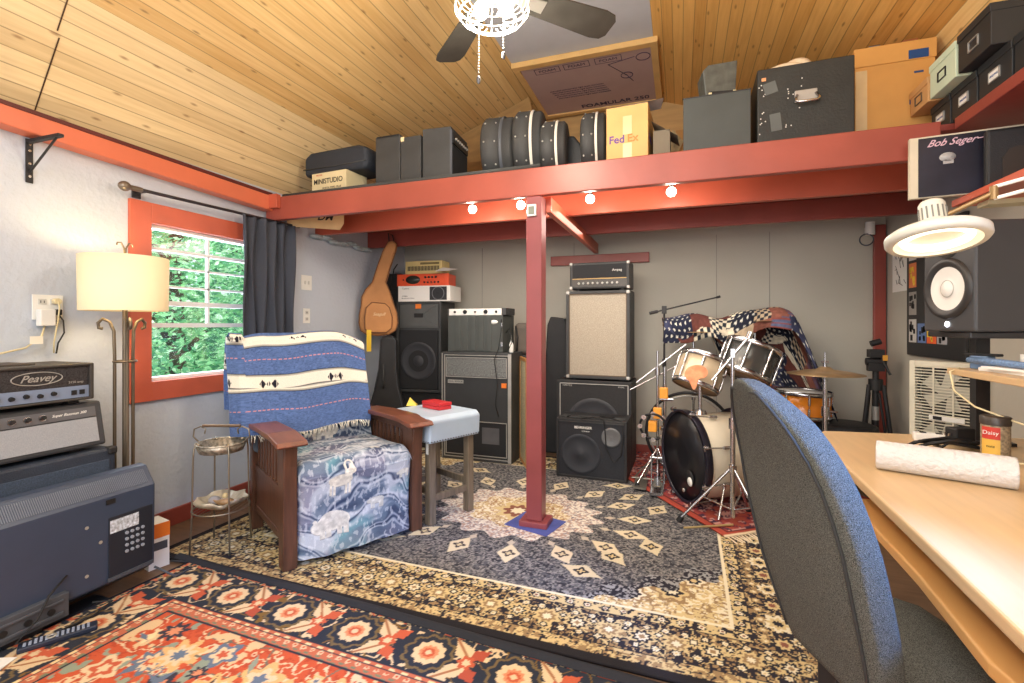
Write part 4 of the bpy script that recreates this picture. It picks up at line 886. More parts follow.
tcab = cabinet('speaker_cabinet', 'upright speaker cabinet with tan woven grille cloth, above the large black cabinet', 'speaker', (-.655, 4.0, .737), .535, .30, .75, R(-2), shell=char, face=mat('tan_tweed', (168, 158, 142), .9, var=.25, vs=140, bump=.3, bs=200), trim=mat('brown_piping2', (90, 74, 58), .6), corners=silver)
hd = thing('amplifier_head', 'black amplifier head with a gold line and silver knobs, topmost by the post', 'amplifier', (-.64, 4.0, 1.49), R(-2))
obj('amp_case', G().box(-.25, .25, .0, .26, .012, .235), mat('head_vinyl', (50, 50, 50), .5, bump=.2, bs=200), hd, bev=.01)
obj('front_panel', G().box(-.225, .225, -.004, .0, .105, .215), grille, hd); obj('control_panel', G().box(-.225, .225, -.006, 0, .03, .09), mat('panel_dark', (72, 70, 66), .4), hd)
obj('gold_line', G().box(-.225, .225, -.007, 0, .094, .101), gold, hd); g = G()
for k in range(9): knob(g, -.17+k*.04, -.006, .06, (0, -1, 0), .010, .012)
obj('knob', g, silver, hd); text('Ampeg', .028, silver, (.15, -.006, .165), parent=hd, bold=.01); g = G()
for x in (-.252, .226):
    for z in (.01, .212): g.box(x, x+.026, -.004, .02, z, z+.026)
obj('corner_cap', g, silver, hd, bev=.006); obj('foot', G().box(-.2, -.17, .02, .05, 0, .012).box(.17, .2, .02, .05, 0, .012).box(-.2, -.17, .2, .23, 0, .012).box(.17, .2, .2, .23, 0, .012), ink, hd)
obj('cable', G().tube([(-.30, 3.9, .012), (-.2, 3.95, .012), (-.25, 4.1, .012), (-.1, 4.15, .012), (-.05, 4.0, .012), (-.22, 3.86, .014)], .006), ink, label='black cable coiled on the floor between the stack and the drums', cat='cable')

# ================================================================ drum kit
chrome = steel
AX = Vector((.885, .465, 0)).normalized(); C0 = Vector((.01, 3.38, .332))
bd = thing('bass_drum', 'large pearl-white bass drum with a black front head and a round port', 'drum', (C0.x, C0.y, .03))
def axT(c, ax): return Matrix.Translation(c) @ Vector(ax).to_track_quat('Z', 'Y').to_matrix().to_4x4()
T = axT((0, 0, .302), AX)
obj('drum_shell', G().lathe([(.275, .03), (.275, .40), (.27, .40), (.27, .03), (.275, .03)], 56, T=T), mat('aged_pearl', (222, 212, 190), .35, var=.16, vs=5), bd)
obj('front_hoop', G().lathe([(.302, .0), (.302, .045), (.285, .045), (.285, -.002), (.302, 0)], 56, T=T), mat('dark_hoop', (34, 32, 44), .3), bd)
obj('rear_hoop', G().lathe([(.302, .385), (.302, .43), (.285, .43), (.285, .385), (.302, .385)], 56, T=T), mat('dark_hoop', (34, 32, 44), .3), bd)
obj('drum_head', G().lathe([(0, .008), (.06, .008), (.286, .008), (.286, .014), (0, .014)], 56, T=T), mat('black_head', (26, 26, 30), .3), bd)
dn = -AX; sd = Vector((.465, -.885, 0)).normalized()
obj('port_hole', G().lathe([(0, 0), (.05, 0), (.05, .006), (.0, .006)], 32, T=axT(Vector((0, 0, .302))+sd*.105+Vector((0, 0, -.12))-AX*.0, -AX)), ink, bd)
obj('white_pad', G().lathe([(0, .008), (.026, .006), (.03, 0), (0, 0)], 24, T=axT(Vector((0, 0, .302))+sd*.115+Vector((0, 0, -.14))-AX*.004, -AX)), white, bd)
obj('round_badge', G().lathe([(0, .008), (.013, .008), (.013, 0), (0, 0)], 20, T=axT(Vector((0, 0, .302))+sd*.02+Vector((0, 0, -.225))+AX*.006, -AX)), silver, bd)
for k in range(8):
    an = R(22.5+45*k); rd_ = sd*math.cos(an)+Vector((0, 0, 1))*math.sin(an); c = Vector((0, 0, .302))
    if -1.2 < math.sin(an) < 1.2:
        p0 = c+rd_*.312-AX*.012; p1 = c+rd_*.292+AX*.13
        obj('tension_claw', G().cyl(p0, p1, .0045, n=8).cyl(p1, p1+AX*.05, .011, n=10).cyl(p0-AX*.004, p0+AX*.03, .012, n=10).cyl(p0+AX*.01-Vector((0, 0, .02)), p0+AX*.01+Vector((0, 0, .02)), .005), chrome, bd)
obj('spur', G().cyl(Vector((0, 0, .302))+AX*.15-sd*.25-Vector((0, 0, .1)), Vector((0, 0, .0))-sd*.36+AX*.05, .008).cyl(Vector((0, 0, .302))+AX*.15+sd*.25-Vector((0, 0, .12)), Vector((0, 0, .0))+sd*.33+AX*.06, .008), chrome, bd)
obj('tom_mount', G().cyl(Vector((0, 0, .575))+AX*.13, Vector((0, 0, .60))+AX*.13, .045, .035).cyl(Vector((0, 0, .59))+AX*.13, Vector((.0, 0, .80))+AX*.13, .013).cyl(Vector((0, 0, .78))+AX*.13, Vector((.0, 0, .83))+AX*.13, .022).cyl(Vector((-.02, 0, .81))+AX*.13, Vector((.16, .05, .83))+AX*.13, .011), chrome, bd)
def drum(name, label, c, ax, r, d, shell, hoop=chrome, lugs=8, head=None):
    t = thing(name, label, 'drum', c); T = axT((0, 0, 0), ax)
    obj('drum_shell', G().lathe([(r*.975, -d/2), (r*.975, d/2), (r*.95, d/2), (r*.95, -d/2), (r*.975, -d/2)], 44, T=T), shell, t)
    for z in (-1, 1): obj('hoop', G().lathe([(r, z*d/2-.016), (r+.006, z*d/2-.01), (r+.006, z*d/2+.016), (r-.002, z*d/2+.016), (r, z*d/2-.016)], 44, T=T), hoop, t)
    obj('drum_head', G().lathe([(0, d/2+.004), (r*.98, d/2+.004), (r*.98, d/2), (0, d/2)], 44, T=T), head or paper, t)
    obj('bottom_head', G().lathe([(0, -d/2-.004), (r*.98, -d/2-.004), (r*.98, -d/2), (0, -d/2)], 44, T=T), mat('worn_head', (170, 140, 104), .5), t)
    g = G()
    for k in range(lugs):
        a = 2*math.pi*k/lugs; x, y = math.cos(a)*(r+.006), math.sin(a)*(r+.006)
        g.cyl((x, y, -d/2), (x, y, d/2), .003, n=6, T=T); g.cyl((x, y, d*.08), (x, y, d*.4), .009, n=8, T=T).cyl((x, y, -d*.4), (x, y, -d*.08), .009, n=8, T=T)
    obj('lug', g, hoop, t); return t
t1 = drum('tom_drum', 'champagne tom drum with a peach cloth over its side, above the bass drum', (.125, 3.52, .875), (.30, .28, .9), .150, .20, mat('champagne_shell', (206, 188, 158), .3, .2, var=.15, vs=8))
pc = obj('peach_cloth', G().add([(0, 0, .02), (.10, -.04, .03), (.14, -.05, -.02), (.11, -.055, -.07), (.07, -.06, -.05), (.06, -.065, -.13), (.03, -.06, -.15), (.02, -.05, -.08), (-.03, -.03, -.06)], [(0, 1, 2), (0, 2, 3), (0, 3, 4), (0, 4, 7), (4, 5, 6), (4, 6, 7), (0, 7, 8)]), mat('peach_rag', (232, 150, 110), .9, var=.2, vs=30), loc=(.04, 3.34, .92), label='peach coloured rag draped over the champagne tom drum', cat='cloth')
sm_ = pc.modifiers.new('s', 'SOLIDIFY'); sm_.thickness = .006; sm_ = pc.modifiers.new('s2', 'SUBSURF'); sm_.levels = sm_.render_levels = 2
t2 = drum('tom_drum', 'dark metallic tom drum with bright chrome hoops, tilted, beside the champagne tom', (.44, 3.62, .955), (.34, .20, .9), .175, .20, mat('dark_metal_shell', (92, 92, 90), .25, .6), head=mat('black_head', (26, 26, 30), .3))
t3 = drum('snare_drum', 'amber orange lacquered drum behind the brown cymbal', (.86, 4.08, .615), (.03, .0, 1), .185, .17, mat('amber_shell', (224, 132, 40), .2, var=.1))
obj('drum_legs', G().cyl((-.16, -.05, -.08), (-.18, -.06, -.61), .008).cyl((.14, -.1, -.08), (.16, -.12, -.61), .008).cyl((0, .16, -.08), (0, .18, -.61), .008), chrome, t3)
th_ = thing('drum_throne', 'round black drum seat behind the desk, below the amber drum', 'stool', (1.12, 4.02, 0))
obj('seat', G().lathe([(0, .50), (.15, .50), (.185, .485), (.19, .45), (.175, .42), (0, .42)], 40), black, th_); obj('pole', G().cyl((0, 0, .2), (0, 0, .42), .02), chrome, th_)
for k in range(3): a = R(120*k+20); obj('leg', G().cyl((0, 0, .26), (math.cos(a)*.25, math.sin(a)*.25, .01), .012), chrome, th_)
# hi-hat style cymbal
cy = thing('cymbal_stand', 'upright chrome stand holding the brown cymbal near the corner', 'stand', (.90, 3.66, 0))
obj('pole', G().cyl((0, 0, .1), (0, 0, .84), .014).cyl((0, 0, .84), (0, 0, 1.02), .005).cyl((0, 0, .60), (0, 0, .66), .022).cyl((-.0, 0, .63), (.07, 0, .63), .007), chrome, cy)
for k in range(3): a = R(120*k+60); obj('leg', G().tube([(0, 0, .36), (math.cos(a)*.15, math.sin(a)*.15, .2), (math.cos(a)*.25, math.sin(a)*.25, .01)], .009), chrome, cy)
obj('wing_nut', G().cyl((0, 0, .925), (0, 0, .95), .012).box(-.022, .022, -.003, .003, .95, .965), chrome, cy)
obj('brown_cymbal', G().lathe([(.0, .035), (.03, .034), (.05, .018), (.13, .006), (.222, -.012), (.224, -.015), (.13, .002), (.05, .013), (0, .028)], 56), mat('aged_cymbal', (176, 146, 108), .35, .6, var=.2, vs=12), loc=(.90, 3.66, .89), label='broad brown cymbal on the chrome stand near the corner', cat='cymbal')
# stand in front of the bass drum
def tripod(t, legs, top, r=.008, brace=True):
    for (x, y) in legs:
        e = Vector((x, y, .012)); m_ = Vector((0, 0, top)); lo = Vector((0, 0, top*.28))
        g = G().cyl(m_, e, r).cyl(lo, m_.lerp(e, .55), r*.7); obj('leg', g, chrome, t); 
        obj('rubber_foot', G().cyl(m_.lerp(e, .94), e-Vector((0, 0, .008)), r*1.9, r*2.2), ink, t)
s1 = thing('cymbal_stand', 'chrome tripod stand with double-braced legs in front of the bass drum', 'stand', (.29, 3.08, .01))
obj('pole', G().cyl((0, 0, .06), (0, 0, .62), .015).cyl((0, 0, .6), (0, 0, 1.05), .011).cyl((0, 0, .58), (0, 0, .64), .022).cyl((0, 0, .33), (0, 0, .37), .022), chrome, s1)
tripod(s1, [(-.30, -.02), (.18, -.20), (.12, .27)], .36, .0085)
obj('boom_arm', G().cyl((-.11, .02, .86), (.10, .05, 1.13), .008).cyl((.09, .05, 1.11), (.105, .05, 1.15), .018).box(-.011, .011, -.011, .011, 1.0, 1.05), chrome, s1)
obj('drum_stick', G().cyl((0, 0, 0), (.27, .14, .0), .006, .006), mat('pale_brass', (196, 172, 120), .4, .5), loc=(.02, 2.92, .034), label='thin brass-coloured rod lying on the small red rug by the tripod feet', cat='rod')
s3_ = thing('percussion_stand', 'chrome stand with orange blocks and a black ring beside the bass drum', 'stand', (-.16, 3.72, .027))
obj('pole', G().cyl((0, 0, .05), (0, 0, .98), .009).cyl((0, 0, .80), (0, 0, .86), .018).cyl((.05, .05, .3), (.05, .05, .86), .012).cyl((.02, .02, .62), (.11, .02, .62), .012), chrome, s3_)
obj('boom_arm', G().cyl((-.15, -.02, .74), (.20, .03, 1.03), .007).cyl((-.2, 0, .68), (.16, .1, .88), .005), chrome, s3_)
for x, z in ((-.035, .42), (.045, .67), (-.0, .52)): obj('orange_block', G().box(x-.03, x+.03, -.04, .01, z-.04, z+.04), mat('amber_block', (236, 160, 50), .4), s3_, bev=.006)
obj('black_ring', G().torus((-.03, -.03, .42), (.1, 1, .1), .095, .009, n=36), ink, s3_); g = G()
for k in range(8): a = k*math.pi/4; g.cyl((-.03+.095*math.cos(a), -.045, .42+.095*math.sin(a)), (-.03+.095*math.cos(a), -.025, .42+.095*math.sin(a)), .018, n=12)
obj('jingle', g, chrome, s3_)
tripod(s3_, [(-.14, -.16), (.12, -.22), (.0, .16)], .26, .007)
obj('foot_pedal', G().box(-.04, .05, -.3, -.05, .0, .02).box(-.02, .03, -.26, -.05, .05, .06).cyl((-.04, -.08, .02), (-.04, -.06, .22), .006).cyl((.05, -.08, .02), (.05, -.06, .22), .006).cyl((-.05, -.06, .2), (.06, -.06, .2), .007).cyl((0, -.07, .2), (0, -.12, .3), .004), chrome, s3_)
obj('side_pedal', G().box(-.16, -.07, -.2, .05, .0, .015).cyl((-.17, 0, .02), (-.06, -.05, .16), .006).cyl((-.1, 0, .02), (-.02, -.05, .2), .006).cyl((-.18, -.1, .05), (.04, -.1, .05), .005), dsteel, s3_)
hp = thing('drum_hoop', 'large black hoop with a chrome inner ring standing behind the percussion stand', 'hoop', (.06, 4.02, .345), R(8))
obj('hoop_ring', G().torus((0, 0, 0), (.1, 1, 0), .32, .012, n=56), ink, hp); obj('inner_ring', G().torus((.0, -.0, 0), (.1, 1, 0), .295, .006, n=56), silver, hp)
ms = thing('microphone_stand', 'thin black microphone boom stand rising behind the percussion stand', 'stand', (-.12, 3.97, 0))
obj('pole', G().cyl((0, 0, .02), (0, 0, .9), .011).cyl((0, 0, .88), (0, 0, 1.32), .008).cyl((0, 0, .87), (0, 0, .93), .016), black, ms)
obj('boom', G().cyl((-.08, -.02, 1.30), (.40, .12, 1.42), .006).cyl((-.11, -.03, 1.293), (-.05, -.012, 1.308), .013).box(-.018, .018, -.018, .018, 1.29, 1.35).cyl((.39, .117, 1.418), (.415, .125, 1.424), .010), black, ms)
for k in range(3): a = R(120*k+30); obj('leg', G().cyl((0, 0, .12), (math.cos(a)*.24, math.sin(a)*.24, .01), .008), black, ms)
# patchwork cloth over the cymbals
W, H = 1.7, 1.5
P = Pic(W, H, .006, (40, 46, 76)); x, y = P.x, P.y
pal = [(36, 40, 58), (132, 84, 72), (214, 204, 182), (58, 62, 88), (186, 166, 140), (98, 58, 52), (88, 94, 122), (34, 37, 50)]
cell = np.floor(x/.20+.9*vnoise(x, y, 5, 3)).astype(int)*5+np.floor(y/.17+.9*vnoise(x, y, 5, 8)).astype(int)*11
for k in range(8): P.fill((cell % 8) == k, pal[k])
m = (cell % 8 == 0) | (cell % 8 == 7) | (cell % 8 == 3)
for i in range(int(W/.055)):
    for j in range(int(H/.055)): P.ros(i*.055+.027*(j % 2), j*.055, .010, [(206, 204, 194)], 5, .35, clip=m)
m = (cell % 8 == 2) | (cell % 8 == 4); P.fill(m & ((np.floor(x/.035)+np.floor(y/.035)) % 2 == 0) & (vnoise(x, y, 4, 5) > .5), (44, 50, 60)); m = cell % 8 == 6; P.fill(m & (np.sin(y*190) > 0), (134, 74, 68))
P.a *= (.85+.3*fbm(x, y, 40, 2, 4))[..., None]; P.a = np.clip(P.a, 0, 255)
def patch(S, T):
    X = -.13+S*1.2
    top = 1.21+.03*np.sin(S*11)+.08*np.exp(-((S-.55)/.2)**2)-.62*np.clip((S-.76)/.24, 0, 1)**1.3
    L_ = T*1.5; hem = .155+.03*np.sin(S*17)-.07*np.clip((S-.6)/.2, 0, 1)
    back = .62*np.clip((S-.28)/.2, .0, 1)-.40*np.clip((S-.8)/.2, 0, 1)
    d1 = np.clip(hem-L_, 0, None); u = np.clip((L_-hem)/.30, 0, 1)
    Y = 3.93+.12*S+.30*u-.03*np.sin(np.clip(d1/.13, 0, 1)*2); Z = top-d1+.045*np.sin(u*math.pi)
    v = np.clip((L_-hem-.30)/(1.5-.45), 0, 1); Z = Z-v*back; Y = Y+.06*v+.03*np.sin(S*30)*v
    return X+.012*np.sin(L_*14+S*9), Y+.016*np.sin(S*33+L_*7), Z+.012*np.sin(S*25+L_*9)
pw = sheet('patchwork_throw', patch, 230, 200, P.a, vcmat('patchwork_cloth', .9, .3, 200), thick=.006)
tag(pw, 'patchwork throw with stars, stripes and checks draped over the cymbals', 'throw')
for i, (cx_, cy_, cz_, lb) in enumerate(((.10, 4.10, 1.175, 'cymbal hidden under the lower front lobe of the patchwork throw'), (.55, 4.16, 1.26, 'cymbal hidden under the raised middle of the patchwork throw'))):
    obj('cymbal', G().lathe([(0, .03), (.03, .03), (.05, .012), (.2, 0), (.2, -.002), (0, .02)], 40), mat('aged_cymbal', (176, 146, 108)), loc=(cx_, cy_, cz_-.03), label=lb, cat='cymbal')
    s_ = thing('cymbal_stand', ('chrome stand carrying the hidden cymbal nearest the microphone boom', 'chrome stand carrying the hidden cymbal behind the dark tom')[i], 'stand', (cx_, cy_, 0))
    obj('pole', G().cyl((0, 0, .05), (0, 0, cz_-.01), .009).cyl((0, 0, .6), (0, 0, .65), .016), chrome, s_); tripod(s_, [(.2, 0), (-.1, .18), (-.1, -.18)], .3)
# camera tripod in the corner
tp = thing('camera_tripod', 'folded black camera tripod standing in the back corner', 'tripod', (1.36, 4.22, 0))
obj('centre_column', G().cyl((0, 0, .2), (0, 0, .86), .02).cyl((0, 0, .72), (0, 0, .80), .045), black, tp)
obj('pan_head', G().box(-.05, .05, -.03, .03, .86, .92).cyl((-.06, 0, .93), (.06, 0, .93), .028).box(-.045, .045, -.04, .04, .96, 1.02).cyl((-.03, 0, 1.06), (.03, 0, 1.08), .022).cyl((.03, -.02, .96), (.07, -.06, .84), .008), black, tp, bev=.003)
obj('yellow_tag', G().box(.03, .06, -.045, -.04, .94, .98), mat('tag_yellow', (222, 160, 60), .5), tp)
for k in range(3): a = R(120*k+200); c_, s_ = math.cos(a), math.sin(a); obj('leg', G().cyl((c_*.05, s_*.05, .76), (c_*.14, s_*.14, .01), .014).cyl((c_*.03+.02*s_, s_*.03-.02*c_, .7), (c_*.11, s_*.11, .03), .008), black, tp)
obj('silver_sleeve', G().cyl((0, 0, .50), (0, 0, .60), .022), silver, tp)
# ================================================================ things stored on the loft (deck top z=2.152)
ZL = 2.128
fm = obj('foam_mat', G().tube([(-2.72, 2.725, ZL+.008), (-2.0, 2.72, ZL+.010), (-1.3, 2.715, ZL+.010), (-.78, 2.715, ZL+.012)], .014, 8).box(-2.72, -.80, 2.72, 3.2, ZL-.001, ZL+.004), mat('grey_foam', (64, 66, 66), .9, bump=.4, bs=60), label='dark grey foam mat lying along the edge of the loft beam', cat='mat')
ZM = ZL+.005
mb = thing('carton', 'white printed carton under the soft dark bag on the loft', 'box', (-2.345, 2.79, ZM), R(-4))
obj('carton_body', G().box(-.19, .13, 0, .22, 0, .165), mat('worn_carton', (214, 200, 160), .7, var=.1), mb, bev=.003)
text('MINISTUDIO', .052, ink, (-.035, -.0015, .10), parent=mb, bold=.012, sx=.92); text('PORTA TWO  PLUS', .02, ink, (.0, -.0015, .05), parent=mb); text('TASCAM', .015, mat('red_print', (190, 60, 50), .6), (-.12, -.0015, .148), parent=mb)
sg = thing('soft_case', 'dark blue-black padded carry case lying on the printed carton', 'case', (-2.345, 2.82, ZM+.166), R(-4))
obj('case_body', G().prism([(-.30, 0), (.27, 0), (.29, .05), (.28, .15), (.20, .175), (-.24, .175), (-.30, .14)], .0, .26, 'y'), mat('navy_nylon', (40, 46, 56), .7, bump=.3, bs=120), sg, bev=.03, seg=4)
obj('handle', G().box(-.14, .10, .08, .14, .18, .2), ink, sg, bev=.008); obj('zip', G().tube([(-.30, -.001, .05), (0, -.004, .045), (.28, -.001, .05)], .004), char, sg)
def loftcab(label, x0, x1, h, y=2.80, d=.26, z=ZM, rz=0, face=None):
    t = thing('small_speaker', label, 'speaker', ((x0+x1)/2, y, z), rz); w = x1-x0
    obj('cabinet_shell', G().box(-w/2, w/2, 0, d, 0, h), char, t, bev=.006); return t
sp1 = loftcab('narrow dark grey speaker beside the soft carry case on the loft', -1.985, -1.79, .36); obj('end_cap', G().box(-.088, .088, .0, .01, .35, .362), black, sp1)
sp2 = loftcab('dark speaker with worn corners between two others on the loft', -1.785, -1.63, .335); obj('worn_corner', G().box(-.078, -.05, -.003, .01, .305, .337).box(-.078, -.055, -.003, .01, 0, .02).box(.055, .078, -.003, .01, 0, .02), cream, sp2, bev=.004)
sp3 = thing('small_amplifier', 'small dark combo amplifier with its grille facing the post, on the loft', 'amplifier', (-1.495, 2.80, ZM), R(4))
obj('cabinet_shell', G().prism([(0, 0), (.30, 0), (.30, .365), (0, .365)], -.118, .085, 'x'), char, sp3, bev=.006)
obj('speaker_grille', G().box(.085, .092, .02, .28, .02, .25), grille, sp3); obj('control_panel', G().box(.085, .098, .02, .28, .26, .33), mat('panel_black', (30, 30, 32), .4), sp3); g = G()
for k in range(7): g.cyl((.098, .05+k*.033, .295), (.110, .05+k*.033, .295), .008, n=8)
obj('knob', g, silver, sp3); obj('edge_trim', G().box(.078, .094, -.003, .003, 0, .34), dgrey, sp3)
def roundcase(label, x0, x1, r, y=2.80, strap=None, rz=0, m=None, lean=0):
    t = thing('drum_case', label, 'case', ((x0+x1)/2, y+r, ZM), rz, 'round drum cases on the loft'); w = x1-x0; T = Matrix.Translation((0, 0, r)) @ Matrix.Rotation(R(90), 4, 'Y')
    obj('case_shell', G().lathe([(0, -w/2), (r-.02, -w/2), (r, -w/2+.02), (r, w*.12), (r-.004, w*.12), (r-.004, w/2-.015), (r-.02, w/2), (0, w/2)], 48, T=T), m or char, t)
    obj('rim_band', G().lathe([(r+.002, w*.10), (r+.004, w*.12), (r+.004, w*.18), (r+.001, w*.2)], 48, T=T), strap or dgrey, t); g = G()
    for k in range(10):
        a = k*math.pi/5
        for q in (-.36, -.02): g.ball((w*q, r*math.cos(a), r+r*math.sin(a)), .006, n=5)
    obj('rivet', g, silver, t)
    return t
ws = mat('white_strap', (214, 210, 200), .6)
roundcase('round dark case beside the small amplifier, its grey rim facing the post', -1.235, -1.03, .225, rz=R(8))
roundcase('tallest round dark case with a white strap, in the row above the beam', -1.02, -.84, .232, strap=ws, rz=R(8))
roundcase('smaller round dark case with a taped patch, before the tallest round case', -.82, -.665, .170, y=2.77, strap=ws, rz=R(6))
roundcase('round dark case with a white strap squeezed beside the brown parcel box', -.575, -.43, .188, strap=ws, rz=R(4))
obj('banjo_case', G().prism([(-.06, 0), (.09, 0), (.10, .10), (.05, .20), (0, .27), (-.06, .27)], 0, .2, 'y'), black, loc=(-.635, 2.97, ZL), bev=.015, label='black curved case bulging behind the smaller round case', cat='case')
obj('dark_board', G().box(-.07, .09, 0, .02, 0, .30), mat('slate_board', (78, 80, 78), .7), loc=(-.56, 3.16, ZL), label='dark grey board standing behind the round case and parcel box', cat='board')
obj('plywood_scrap', G().box(-.1, .12, 0, .02, 0, .36), ply, loc=(-.55, 3.3, ZL), label='tan plywood scrap standing behind the dark grey board', cat='board')
fx = thing('parcel_box', 'brown taped parcel box with purple and orange lettering on the loft', 'box', (-.29, 2.79, ZL), R(-3))
obj('carton_body', G().box(-.115, .12, 0, .26, 0, .325), mat('parcel_brown', (206, 164, 104), .7, var=.06), fx, bev=.003)
pur = mat('purple_print', (92, 60, 130), .5); text('Fed', .062, pur, (-.055, -.0015, .135), parent=fx, bold=.02); text('Ex', .062, mat('orange_print', (228, 120, 50), .5), (.035, -.0015, .135), parent=fx, bold=.02); text('FedEx', .05, pur, (.1215, .1, .15), (0, 1, 0), (0, 0, 1), fx)
obj('tape', G().box(-.02, .03, -.001, .0, .16, .265).box(-.02, .03, -.001, 0, 0, .11), mat('clear_tape', (222, 196, 150), .15), fx)
obj('box_flap', G().add([(-.12, .0, .326), (.12, 0, .328), (.20, .04, .35), (.17, .2, .36), (-.1, .2, .35)], [(0, 1, 2, 3, 4)]), mat('flap_white', (206, 206, 212), .7), fx)
obj('open_box', G().box(0, .09, .02, .24, 0, .17).add([(-.01, .0, .22), (.13, .02, .13), (.14, .2, .13), (0, .22, .24)], [(0, 1, 2, 3)]), mat('grey_brown_card', (116, 106, 90), .8), loc=(-.145, 2.80, ZL), label='dark open flapped box tucked beside the brown parcel box', cat='box')
db = thing('storage_box', 'plain dark grey box between the parcel box and the big trunk', 'box', (.185, 2.79, ZL), R(-1)); obj('box_body', G().box(-.17, .165, 0, .26, 0, .315), mat('slate_vinyl', (66, 70, 68), .6, var=.1), db, bev=.004); obj('edge_trim', G().box(-.172, .167, -.002, .004, .311, .317), black, db)
sc = thing('metal_clad_box', 'small dark scuffed metal-clad box tilted on the plain dark grey box', 'box', (.205, 2.84, ZL+.318), R(10), rx=R(-8) if 0 else 0)
obj('box_body', G().prism([(-.075, 0), (.080, .01), (.09, .195), (-.06, .18), (-.09, .15)], 0, .14, 'y'), mat('scuffed_grey', (88, 92, 88), .45, .2, var=.3, vs=20), sc, bev=.006); obj('bottom_rail', G().box(-.05, .07, -.006, .0, .005, .03), ink, sc); obj('rail_stud', G().box(-.06, -.045, -.008, 0, .004, .024).box(.065, .08, -.008, 0, .01, .03), cream, sc)
tr = thing('trunk', 'big black trunk with a silver handle and grey patches on the loft', 'trunk', (.605, 2.78, ZL), R(-1))
obj('trunk_body', G().box(-.225, .205, 0, .34, 0, .405), mat('trunk_black', (40, 42, 40), .55, var=.25, bump=.2, bs=80), tr, bev=.006)
obj('handle_plate', G().box(-.055, .045, -.006, 0, .205, .265), silver, tr, bev=.004); obj('handle', G().tube([(-.045, -.008, .24), (-.055, -.03, .205), (-.04, -.034, .195), (.04, -.034, .195), (.05, -.03, .205), (.038, -.008, .24)], .007), steel, tr)
obj('grey_patch', G().box(-.03, .03, -.0015, 0, -.03, .03, T=Matrix.Translation((-.165, 0, .30)) @ Matrix.Rotation(R(-14), 4, 'Y')).box(-.025, .025, -.0015, 0, -.045, .045, T=Matrix.Translation((-.14, 0, .12)) @ Matrix.Rotation(R(-6), 4, 'Y')), mat('patch_light', (92, 96, 94), .6), tr)
obj('orange_sticker', G().box(-.205, -.185, -.002, 0, .34, .357), mat('peach_sticker', (228, 160, 110), .6), tr); g = G()
for k in range(26): a = random.uniform(-.22, -.19) if k % 2 else random.uniform(-.1, -.02); z = random.uniform(.03, .35); g.box(a, a+.005, -.001, 0, z, z+.005)
obj('paint_speck', g, paper, tr)
wb_ = obj('wrapped_bundle', G().ball((0, 0, .0), (.12, .09, .045), n=10).ball((.05, -.01, .02), (.07, .06, .045), n=10), mat('cream_plastic_wrap', (232, 214, 184), .4, var=.15, bump=1., bs=30), loc=(.55, 2.98, ZL+.452), label='cream plastic-wrapped bundle lying on top of the big black trunk', cat='bundle')
cd_ = thing('storage_carton', 'large amber cardboard carton with blue tape at the end of the loft', 'box', (1.06, 3.035, ZL), R(0))
obj('carton_body', G().box(-.175, .175, 0, .34, 0, .45).box(-.18, .18, -.004, .342, .45, .55), mat('amber_carton', (214, 158, 84), .6, var=.06), cd_, bev=.003)
obj('tape', G().box(-.172, -.12, -.001, 0, .10, .43), mat('clear_tape', (222, 196, 150), .15), cd_); bt_ = mat('blue_tape', (24, 70, 128), .6)
obj('blue_tape', G().box(.06, .145, -.006, -.004, .455, .50).box(.085, .125, -.002, 0, .38, .39).box(.065, .09, -.002, 0, .22, .25), bt_, cd_)
obj('small_clamp', G().box(-.03, .03, -.01, .02, 0, .015).cyl((-.02, 0, .02), (.03, 0, .02), .008), dsteel, loc=(.98, 3.08, ZL+.552), label='small grey metal clamp lying on the large amber carton', cat='clamp')
obj('folded_rag', G().box(-.04, .03, -.01, .03, 0, .018), mat('rust_rag', (150, 90, 50), .9), loc=(1.14, 3.06, ZL+.552), bev=.006, label='little rust-brown rag lying on the large amber carton', cat='rag')
obj('cardboard_sheet', G().box(-.13, .16, 0, .01, 0, .42), mat('brown_card', (176, 130, 74), .8, var=.15), loc=(.10, 3.5, ZL), label='brown cardboard sheet with a black stamp leaning far back on the loft', cat='cardboard')
obj('foil_scrap', G().add([(0, 0, 0), (.08, .02, .1), (.03, .03, .2), (.09, .01, .33), (.02, .02, .42), (-.05, .03, .28), (-.03, 0, .12)], [(0, 1, 2, 6), (2, 3, 4, 5), (2, 5, 6)]), mat('torn_paper', (168, 150, 112), .8, var=.6, vs=20), loc=(-.07, 3.46, ZL), label='torn strip of insulation paper beside the leaning cardboard sheet', cat='insulation')
obj('loose_lumber', G().box(0, .12, 0, .03, 0, .16), ply, loc=(.0, 3.2, ZL), label='short pale board behind the dark open box on the loft', cat='board')
# framed foam board under the ceiling
fb = thing('insulation_board', 'grey-pink printed insulation board in a pine frame under the ceiling', 'board', (-.70, 3.93, 3.185))
obj('board_face', G().box(-.48, .50, -.40, .45, 0, .02), mat('pink_grey_foam', (186, 160, 156), .7, var=.04), fb)
pine = mat('pine_frame', (222, 182, 118), .5, var=.08, vs=6)
obj('pine_frame', G().box(-.53, .55, -.46, -.40, -.012, .03).box(-.53, .55, .45, .51, -.012, .03).box(-.53, -.48, -.40, .45, -.012, .03).box(.50, .55, -.40, .45, -.012, .03), pine, fb, bev=.003)
def ctext(s, size, x, y, **k): return text(s, size, mat('violet_ink', (66, 56, 84), .7), (x, y, -.0015), (1, 0, 0), (0, -1, 0), fb, **k)
ctext('FOAMULAR 250', .085, .15, .38, bold=.02)
for k in range(5): ctext('extruded polystyrene rigid foam insulation', .024, -.12+.01*k, .02+k*.035, sx=1.1)
